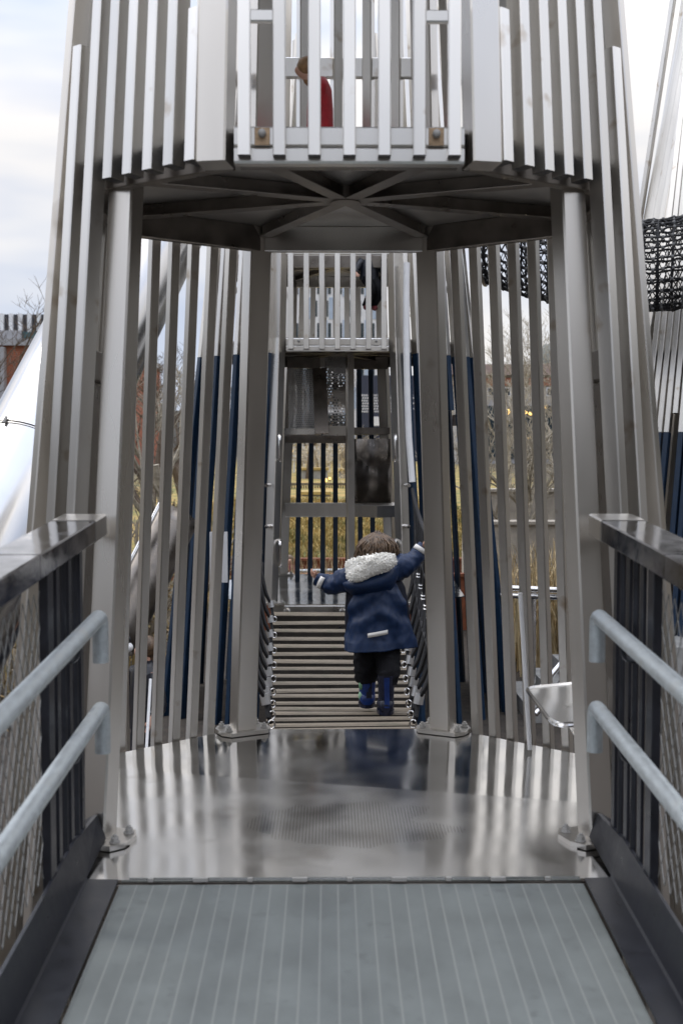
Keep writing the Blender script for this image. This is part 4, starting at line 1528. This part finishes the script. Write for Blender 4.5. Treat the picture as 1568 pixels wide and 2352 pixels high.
# corten planters, walls
CORT = mat("rusty_corten", (0.20, 0.066, 0.03), 0.8, 0, 0.3, 8, 0.2, 30)
STONE = mat("pale_stone", (0.42, 0.38, 0.32), 0.9, 0, 0.25, 5, 0.4, 20)
def wallthing(name, label, cat, m, x0, x1, y0, y1, z0, z1, cap=None):
    t = thing(name, ((x0 + x1) / 2, (y0 + y1) / 2, z0), label, cat)
    MB().bx(x0, x1, y0, y1, z0, z1).build("panel", m, t)
    MB().bx(x0 - .03, x1 + .03, y0 - .04, y1 + .04, z1 + .002, z1 + .05).build("coping", cap or m, t)
    return t
za = at(700, 1285, 20.3).z
wallthing("planter_wall", "rusty steel planter edge at the foot of the grassy bank", "planter wall", CORT, -4.5, 4.5, 20.2, 20.3, -1.1, za - 0.02)
zb = at(700, 1322, 17.6).z
wallthing("planter_wall", "lower rusty steel planter edge nearest the middle tower", "planter wall", CORT, -1.2, 3.2, 17.6, 17.7, GZ, zb - 0.02)
rail_thing("handrail", "grey tube rail running across between the two rusty planter edges",
           [[at(600, 1314, 18.6), at(900, 1308, 18.6)]], 0.035, GALV, [[at(690, 1313, 18.6), Vector((at(690, 1313, 18.6).x, 18.6, GZ - .1))], [at(835, 1309, 18.6), Vector((at(835, 1309, 18.6).x, 18.6, GZ - .1))]])
q0, q1 = at(1190, 1205, 17.5), at(1345, 1165, 17.5)
wallthing("terrace_wall", "pale stone terrace wall behind the dry grass on the right", "wall", STONE, q0.x - .6, q1.x + 3, 17.5, 17.9, GZ, q0.z)
wallthing("terrace_wall", "upper stone terrace wall behind the bare birch on the right", "wall", STONE, q0.x - .6, q1.x + 4, 19.5, 19.9, GZ, at(1200, 1130, 19.5).z)
SIGN = mat("orange_sign", (0.50, 0.20, 0.07), 0.6, 0, 0.15, 10)
sg = MB().bx(at(1232, 1290, 15).x, at(1312, 1290, 15).x, 13.4, 13.43, at(1232, 1302, 13.4).z, at(1232, 1278, 13.4).z).build("sign_board", SIGN, None)
tag(sg, "small rust orange board among the dry grass on the right", "sign")
wb = MB().bx(at(487, 1300, 10.9).x, at(527, 1300, 10.9).x, 10.7, 10.73, at(500, 1338, 10.7).z, at(500, 1222, 10.7).z).build("notice_board", WHITE, None)
tag(wb, "white board behind the navy slats left of the bridge", "board")

# ------------------------------------------------------------------ bare trees
BARKP = mat("pale_birch_bark", (0.36, 0.32, 0.25), 0.9, 0, 0.35, 5, 0.4, 20, (1, 1, 3))
BARKD = mat("brown_bark", (0.115, 0.085, 0.060), 0.9, 0, 0.35, 6, 0.4, 20)
def bare_tree(base, h, r, label, m, seed, spread=0.5, depth=5, lean=(0, 0)):
    rnd = random.Random(seed)
    t = thing("bare_tree", base, label, "tree", "bare winter trees")
    tr, crn = MB(), MB()
    def branch(p, d, L, rad, lv):
        n = 5
        pts = [p]
        cur = p.copy()
        for i in range(n):
            d2 = (d + Vector((rnd.uniform(-1, 1), rnd.uniform(-1, 1), rnd.uniform(-.4, .8))) * 0.16).normalized()
            cur = cur + d2 * (L / n)
            pts.append(cur.copy())
            d = d2
        tgt = tr if lv == 0 else crn
        tgt.tube(pts, [rad * (1 - 0.55 * i / n) for i in range(n + 1)], 8 if lv == 0 else 5)
        if lv >= depth:
            return
        k = rnd.choice((3, 4)) if lv else 7
        for i in range(k):
            f = rnd.uniform(0.35, 1.0)
            idx = min(int(f * n), n)
            a = rnd.uniform(0, 2 * PI)
            nd = (d * 0.75 + Vector((math.cos(a), math.sin(a), 0.25)) * spread * 1.3).normalized()
            branch(pts[idx], nd, L * rnd.uniform(0.48, 0.7), max(rad * (1 - 0.55 * f) * 0.6, 0.0045), lv + 1)
    branch(Vector(base), Vector((lean[0], lean[1], 1)).normalized(), h * 0.55, r, 0)
    tr.build("trunk", m, t, True)
    crn.build("branches", m, t, True)
    return t
def tbase(px_, Y):
    p = at(px_, 1100, Y)
    return Vector((p.x, Y, ground_z(p.x, Y) - 0.05))
bare_tree(tbase(1212, 18.6), 5.6, 0.11, "pale bare birch rising behind the dry grass on the right", BARKP, 21, 0.55)
bare_tree(tbase(1300, 24.0), 6.2, 0.10, "thin bare tree further back beyond the stone terraces on the right", BARKP, 22, 0.6)
bare_tree(tbase(362, 17.0), 5.0, 0.13, "pale bare birch behind the near tower's left slats", BARKP, 23, 0.5)
bare_tree(tbase(322, 20.0), 5.2, 0.10, "bare brown tree beside the pale birch, under the tube slide", BARKD, 24, 0.7)
bare_tree(tbase(30, 24.0), 6.3, 0.10, "bare dark tree in front of the brick building at left edge", BARKD, 25, 0.6)
bare_tree(tbase(708, 44.0), 6.0, 0.12, "slim bare tree in the garden seen through the middle tower", BARKD, 26, 0.5, 4)
bare_tree(tbase(1165, 30.0), 6.5, 0.10, "bare tree in front of the stone building seen right of the bridge", BARKP, 27, 0.6)
bare_tree(tbase(425, 27.0), 5.0, 0.10, "bare shrubby tree furthest left of the bridge behind navy slats", BARKD, 28, 0.8)

# scrub
SCRUB = mat("scrub_leaf", (0.10, 0.12, 0.04), 0.8, 0, 0.5, 1.0, base2=(0.36, 0.24, 0.11))
TWIG = mat("pale_twigs", (0.34, 0.29, 0.22), 0.9, 0, 0.3, 4)
def shrub(base, r, h, label, m, seed, n=900):
    rnd = random.Random(seed)
    t = thing("shrub", base, label, "shrub", "shrubs behind the towers")
    mb, sm = MB(), MB()
    b = Vector(base)
    for _ in range(70):
        a = rnd.uniform(0, 2 * PI)
        rq = rnd.random()
        sm.tube(bez(b, b + Vector((math.cos(a) * r * .2, math.sin(a) * r * .2, h * .5)) * 1.0, b + Vector((math.cos(a) * r * rq, math.sin(a) * r * rq, h * rnd.uniform(.6, 1.25))), 5), 0.010, 4)
    for _ in range(n):
        a, e_ = rnd.uniform(0, 2 * PI), rnd.random()
        rr = r * math.sqrt(rnd.random()) * (0.7 + 0.3 * noise.noise(Vector((a * 2, e_ * 4, seed))))
        p = b + Vector((rr * math.cos(a), rr * math.sin(a), h * e_ * (1 - 0.35 * (rr / r) ** 2)))
        s = rnd.uniform(.02, .05)
        u = Vector((rnd.uniform(-1, 1), rnd.uniform(-1, 1), rnd.uniform(-1, 1))).normalized()
        v = u.orthogonal().normalized()
        mb.add([p - u * s, p + v * s * .5, p + u * s, p - v * s * .5], [[0, 1, 2, 3]])
    mb.build("foliage", m, t)
    sm.build("stem", TWIG, t)
    return t
for i, (px_, Y, r, h, lab) in enumerate(((330, 15.5, 1.0, 1.6, "green and rust shrub under the tube slide behind the left slats"),
                                        (1245, 20.8, 1.3, 1.3, "brown shrub at the foot of the bare trees on the right"),
                                        (1330, 22.0, 1.3, 1.6, "dark green shrub on the terrace at far right"),
                                        (455, 19.0, 1.2, 1.3, "low brown shrub left of the bridge behind navy slats"),
                                        (20, 12.0, 1.0, 1.0, "autumn shrub beyond the left mesh panel"))):
    shrub(tbase(px_, Y), r, h, lab, SCRUB, 40 + i)

# ------------------------------------------------------------------ garden seen through the middle tower
WOOD = mat("yellow_timber", (0.42, 0.30, 0.10), 0.8, 0, 0.2, 6)
def planter(px0, px1, py0, py1, Y, label, m=WOOD):
    a, b = at(px0, py0, Y), at(px1, py1, Y)
    t = thing("raised_planter", ((a.x + b.x) / 2, Y, b.z), label, "planter", "raised garden planters")
    MB().bx(a.x, b.x, Y, Y + 1.5, ground_z(a.x, Y) - .3, a.z - .03).build("box", CONC, t)
    MB().bx(a.x - .05, b.x + .05, Y - .06, Y + 1.55, a.z - .03, a.z + .06).build("edge", m, t)
    return t
planter(694, 756, 1134, 1156, 34, "nearer yellow edged planter left of the tower's centre post")
planter(690, 752, 1078, 1096, 44, "farther yellow edged planter with sloping top below the fence")
planter(778, 812, 1080, 1098, 44.5, "yellow edged planter beside the tower's centre post")
FW = mat("weathered_white_fence", (0.55, 0.54, 0.52), 0.8, 0, 0.1, 6)
fn = thing("garden_fence", at(720, 1080, 52), "pale rail fence across the far garden seen through the middle tower", "fence")
for i, py_ in enumerate((1032, 1040, 1048, 1056)):
    p = at(650, py_, 52)
    q = at(830, py_, 52)
    MB().bx(p.x, q.x, 52, 52.05, p.z - .03, p.z + .03).build("rail", FW, fn)
for i in range(16):
    p = at(652 + i * 11.5, 1030, 52.1)
    MB().bx(p.x - .05, p.x + .05, 52.06, 52.16, ground_z(p.x, 52) - .2, p.z + .1).build("post", FW, fn)
fn = thing("garden_fence", at(720, 1130, 38), "low dark picket fence below the planters seen through the middle tower", "fence")
a, b = at(655, 1112, 38), at(830, 1109, 38)
MB().bx(a.x, b.x, 38, 38.06, a.z - .04, a.z + .04).build("rail", STEELD, fn)
for i in range(34):
    x = lerp(a.x, b.x, i / 33)
    MB().bx(x - .02, x + .02, 38.0, 38.04, ground_z(x, 38) - .2, a.z - .045).build("picket", BLACKP, fn)
# marquee
mq = thing("marquee", at(720, 1040, 70), "white canvas marquee roof far behind the garden fence", "marquee")
a, b = at(660, 1018, 70), at(790, 1030, 70)
m = MB()
m.loft([[(a.x, 70, b.z), (a.x, 76, b.z)], [(lerp(a.x, b.x, .25), 70.5, a.z + .2), (lerp(a.x, b.x, .25), 75.5, a.z + .2)], [(lerp(a.x, b.x, .5), 70, b.z), (lerp(a.x, b.x, .5), 76, b.z)],
        [(lerp(a.x, b.x, .75), 70.5, a.z + .2), (lerp(a.x, b.x, .75), 75.5, a.z + .2)], [(b.x, 70, b.z), (b.x, 76, b.z)]], False, False)
ro = m.build("roof", WHITE, mq)
k_ = ro.modifiers.new("thick", 'SOLIDIFY')
k_.thickness = 0.05
for x in (a.x, (a.x + b.x) / 2, b.x):
    MB().tube([(x, 70, 0.3), (x, 70, b.z)], 0.05, 8).build("post", WHITE, mq)
# crowd of low dark tables as hedging
shrub(Vector((at(735, 1100, 48).x, 48, ground_z(0, 48))), 2.2, 1.3, "golden grass clump below the pale fence in the far garden", STRAW, 60, 1500)
shrub(Vector((at(800, 1100, 40).x, 40, ground_z(0, 40))), 0.8, 1.6, "golden clump by the planter beside the tower's centre post", STRAW, 61, 900)
shrub(Vector((at(690, 1100, 60).x, 60, ground_z(0, 60))), 2.6, 1.8, "dark shrub behind the pale garden fence", SCRUB, 62, 1500)
shrub(Vector((at(790, 1100, 62).x, 62, ground_z(0, 62))), 2.6, 1.9, "dark shrub below the white marquee's right end", SCRUB, 63, 1500)
GLOW = emit("warm_bulb", (1.0, 0.62, 0.18), 2.2)
def bulb(px_, py_, Y, r, label):
    p = at(px_, py_, Y)
    t = thing("garden_lamp", (p.x, Y, ground_z(p.x, Y)), label, "lamp", "lit garden lamps")
    MB().tube([(p.x, Y, ground_z(p.x, Y) - .1), (p.x, Y, p.z - r)], 0.03, 6).build("post", BLACKP, t)
    MB().ball(p, r, 12, 8).build("bulb", GLOW, t, True)
bulb(747, 1103, 42, 0.07, "lit lamp by the farther planter in the garden")
bulb(757, 1099, 42.6, 0.05, "smaller lit lamp just right of the planter lamp")
bulb(668, 1037, 56, 0.10, "lit lamp beyond the fence at the tower's left post")
bulb(1166, 946, 58, 0.14, "large amber lamp in front of the stone building")
bulb(1206, 947, 57, 0.09, "left one of two close yellow lamps on the right")
bulb(1217, 950, 57, 0.09, "right one of two close yellow lamps on the right")
bulb(1214, 1006, 50, 0.08, "low lit lamp under the two close yellow lamps")
bulb(1252, 936, 58, 0.10, "lit lamp nearest the near tower's right post")

# ------------------------------------------------------------------ buildings
def brick_mat():
    m = mat("red_brick", (0.33, 0.105, 0.055), 0.9, 0, 0.15, 3)
    n, l = m.node_tree.nodes, m.node_tree.links
    t = n.new("ShaderNodeTexCoord")
    mp_ = n.new("ShaderNodeMapping")
    mp_.inputs['Rotation'].default_value = (PI / 2, 0, 0)
    l.new(t.outputs['Object'], mp_.inputs[0])
    br = n.new("ShaderNodeTexBrick")
    br.inputs['Color1'].default_value = (0.36, 0.11, 0.055, 1)
    br.inputs['Color2'].default_value = (0.27, 0.085, 0.045, 1)
    br.inputs['Mortar'].default_value = (0.36, 0.27, 0.2, 1)
    br.inputs['Scale'].default_value = 2.2
    br.inputs['Mortar Size'].default_value = 0.012
    l.new(mp_.outputs[0], br.inputs[0])
    l.new(br.outputs[0], n["Principled BSDF"].inputs['Base Color'])
    return m
BRICK = brick_mat()
GREYC = mat("grey_cladding", (0.33, 0.33, 0.34), 0.6, 0, 0.08, 2)
DARKC = mat("dark_cladding", (0.035, 0.034, 0.042), 0.5, 0, 0.15, 2)
PALEC = mat("pale_cladding", (0.72, 0.72, 0.72), 0.6, 0, 0.05, 2)
BLUEC = mat("blue_grey_cladding", (0.40, 0.48, 0.58), 0.5, 0, 0.1, 2)
GLASS = mat("window_glass", (0.05, 0.12, 0.13), 0.08, 0, 0.2, 1)
GLASSD = mat("dark_window_glass", (0.03, 0.045, 0.055), 0.1, 0, 0.2, 1)

Y = 60.0
a = at(-260, 790, Y)
bb = thing("brick_building", (at(-60, 1000, Y).x, Y, 0.5), "red brick building with grey roof storey at left edge behind the tube slide", "building")
x0, x1 = at(-330, 800, Y).x, at(250, 800, Y).x
z_b, z_r, z_m, z_t = at(0, 794, Y).z, at(0, 756, Y).z, at(0, 750, Y).z, at(0, 724, Y).z
MB().bx(x0, x1, Y, Y + 18, -1, z_b).build("wall", BRICK, bb)
MB().bx(x0 - .2, x1 + .2, Y - .25, Y + 18, z_b + .002, z_b + .35).build("parapet", GREYC, bb)
MB().bx(x0, at(42, 760, Y).x, Y + .6, Y + 17, z_b + .352, z_r).build("roof_storey", GREYC, bb)
MB().bx(at(42, 760, Y).x + .01, x1, Y + .8, Y + 17, z_b + .352, z_r - .05).build("glazed_strip", GLASS, bb)
up_ = MB().bx(x0, x1 - 2, Y + 3, Y + 16, z_r - .6, at(0, 722, Y + 3).z).build("plant_room", DARKC, bb)
f_ = MB()
for i in range(14):
    x = at(28 + (i - 9) * 21, 735, Y + 3).x
    f_.bx(x - .10, x + .10, Y + 2.75, Y + 2.998, z_m - .4, at(0, 721, Y + 3).z)
f_.build("fin", PALEC, up_)
MB().bx(at(-14, 900, Y).x, at(17, 900, Y).x, Y - .5, Y - .01, -1, z_b - .1).build("pilaster", GREYC, bb)
for r in range(2):
    for c in range(3):
        x = at(-300 + c * 90, 900, Y).x
        w_ = MB().bx(x, x + 1.0, Y - .04, Y - .002, 1.5 + r * 3.0, 3.3 + r * 3.0).build("window", PALEC, bb)
        MB().bx(x + .08, x + .92, Y - .06, Y - .042, 1.58 + r * 3.0, 3.22 + r * 3.0).build("pane", GLASSD, w_)

# chequered white tower block behind
Y = 120.0
ob = thing("office_block", (at(760, 1000, Y).x, Y, 0.8), "white and pale blue chequered block with dark slit windows behind the middle tower", "building")
x0, x1 = at(655, 700, Y).x, at(880, 700, Y).x
zt_ = at(700, 560, Y).z
MB().bx(x0, x1, Y, Y + 14, 0, zt_).build("wall", PALEC, ob)
rows_, cols_ = 9, 9
cw = (x1 - x0) / cols_
rh = 2.35
rnd = random.Random(9)
pnl = MB()
for r in range(rows_):
    for c in range(cols_):
        zc = 1.5 + r * rh
        xc = x0 + c * cw + (0.25 * cw if r % 2 else 0)
        if (r + c) % 2 == 0:
            pnl.bx(xc + .02, min(xc + cw * .62, x1), Y - .06, Y - .002, zc, zc + rh * .96)
        w_ = MB().bx(min(xc + cw * .68, x1 - .5), min(xc + cw * .94, x1 - .02), Y - .05, Y - .003, zc + .25, zc + rh * .82).build("window", GLASSD, ob)
pnl.build("facade_panel", BLUEC, ob)

Y = 92.0
db = thing("dark_building", (at(860, 1000, Y).x, Y, 0.8), "dark navy building with white leaf pattern band beyond the middle tower", "building")
x0, x1 = at(822, 900, Y).x, at(960, 900, Y).x
MB().bx(x0, x1, Y, Y + 8, 0, at(850, 862, Y).z).build("wall", mat("navy_cladding", (0.030, 0.036, 0.060), 0.6), db)
pt = MB()
for i in range(24):
    for r in range(7):
        p = at(826 + i * 5.2 + (2.6 if r % 2 else 0), 908 + r * 6.2, Y)
        pt.add([(p.x - .045, Y - .03, p.z - .09), (p.x + .06, Y - .03, p.z - .04), (p.x + .045, Y - .03, p.z + .09), (p.x - .06, Y - .03, p.z + .04)], [[0, 1, 2, 3]])
pt.build("leaf_pattern", PALEC, db)
q0, q1 = at(850, 957, Y), at(878, 978, Y)
MB().bx(q0.x, q1.x, Y - .06, Y - .005, q1.z, q0.z).build("shutter", PALEC, db)

Y = 72.0
sb = thing("stone_building", (at(1215, 1000, Y).x, Y, 0.8), "low stone and brick building with brown roof seen between the right slats", "building")
x0, x1 = at(1040, 900, Y).x, at(1345, 900, Y).x
MB().bx(x0, x1, Y, Y + 10, 0, at(1200, 862, Y).z).build("wall", STONE, sb)
rf = mat("brown_roof", (0.095, 0.060, 0.045), 0.8, 0, 0.2, 2)
zr0, zr1 = at(1200, 862, Y).z, at(1200, 832, Y).z
MB().loft([[(x0 - .3, Y - .4, zr0 + .003), (x1 + .3, Y - .4, zr0 + .003), (x1 + .3, Y + 10, zr0 + .003), (x0 - .3, Y + 10, zr0 + .003)],
           [(x0 - .3, Y + 1.5, zr1), (x1 + .3, Y + 1.5, zr1), (x1 + .3, Y + 8, zr1), (x0 - .3, Y + 8, zr1)]]).build("roof", rf, sb)
MB().bx(x0, x1, Y - .12, Y - .003, at(1200, 886, Y).z, at(1200, 868, Y).z).build("brick_band", BRICK, sb)
MB().bx(x0, x1, Y - 2.0, Y - .14, 0, at(1200, 922, Y).z).build("shopfront", GREYC, sb)
for i in range(9):
    x = lerp(x0, x1, (i + .3) / 9)
    w_ = MB().bx(x, x + .55, Y - .05, Y - .004, at(1200, 910, Y).z, at(1200, 890, Y).z).build("window", PALEC, sb)
    MB().bx(x + .06, x + .49, Y - .07, Y - .052, at(1200, 908, Y).z, at(1200, 892, Y).z).build("pane", GLASSD, w_)
    w_ = MB().bx(x - .2, x + .75, Y - 2.06, Y - 2.003, 1.2, at(1200, 935, Y).z).build("window", GLASSD, sb)
Y = 150.0
dm = thing("domed_building", (at(1262, 1000, Y).x, Y, 0.8), "building with grey green dome on the skyline right of the bridge", "building")
c = at(1262, 836, Y)
MB().tube([(c.x, Y, 0), (c.x, Y, c.z)], 2.1, 24).build("drum", STONE, dm)
MB().ball(c, 2.0, 24, 12, 1, 1, 1.35).build("dome", mat("dome_lead", (0.17, 0.19, 0.18), 0.7), dm, True)

for o in list(bpy.data.objects):
    if '_o' in o:
        del o['_o']
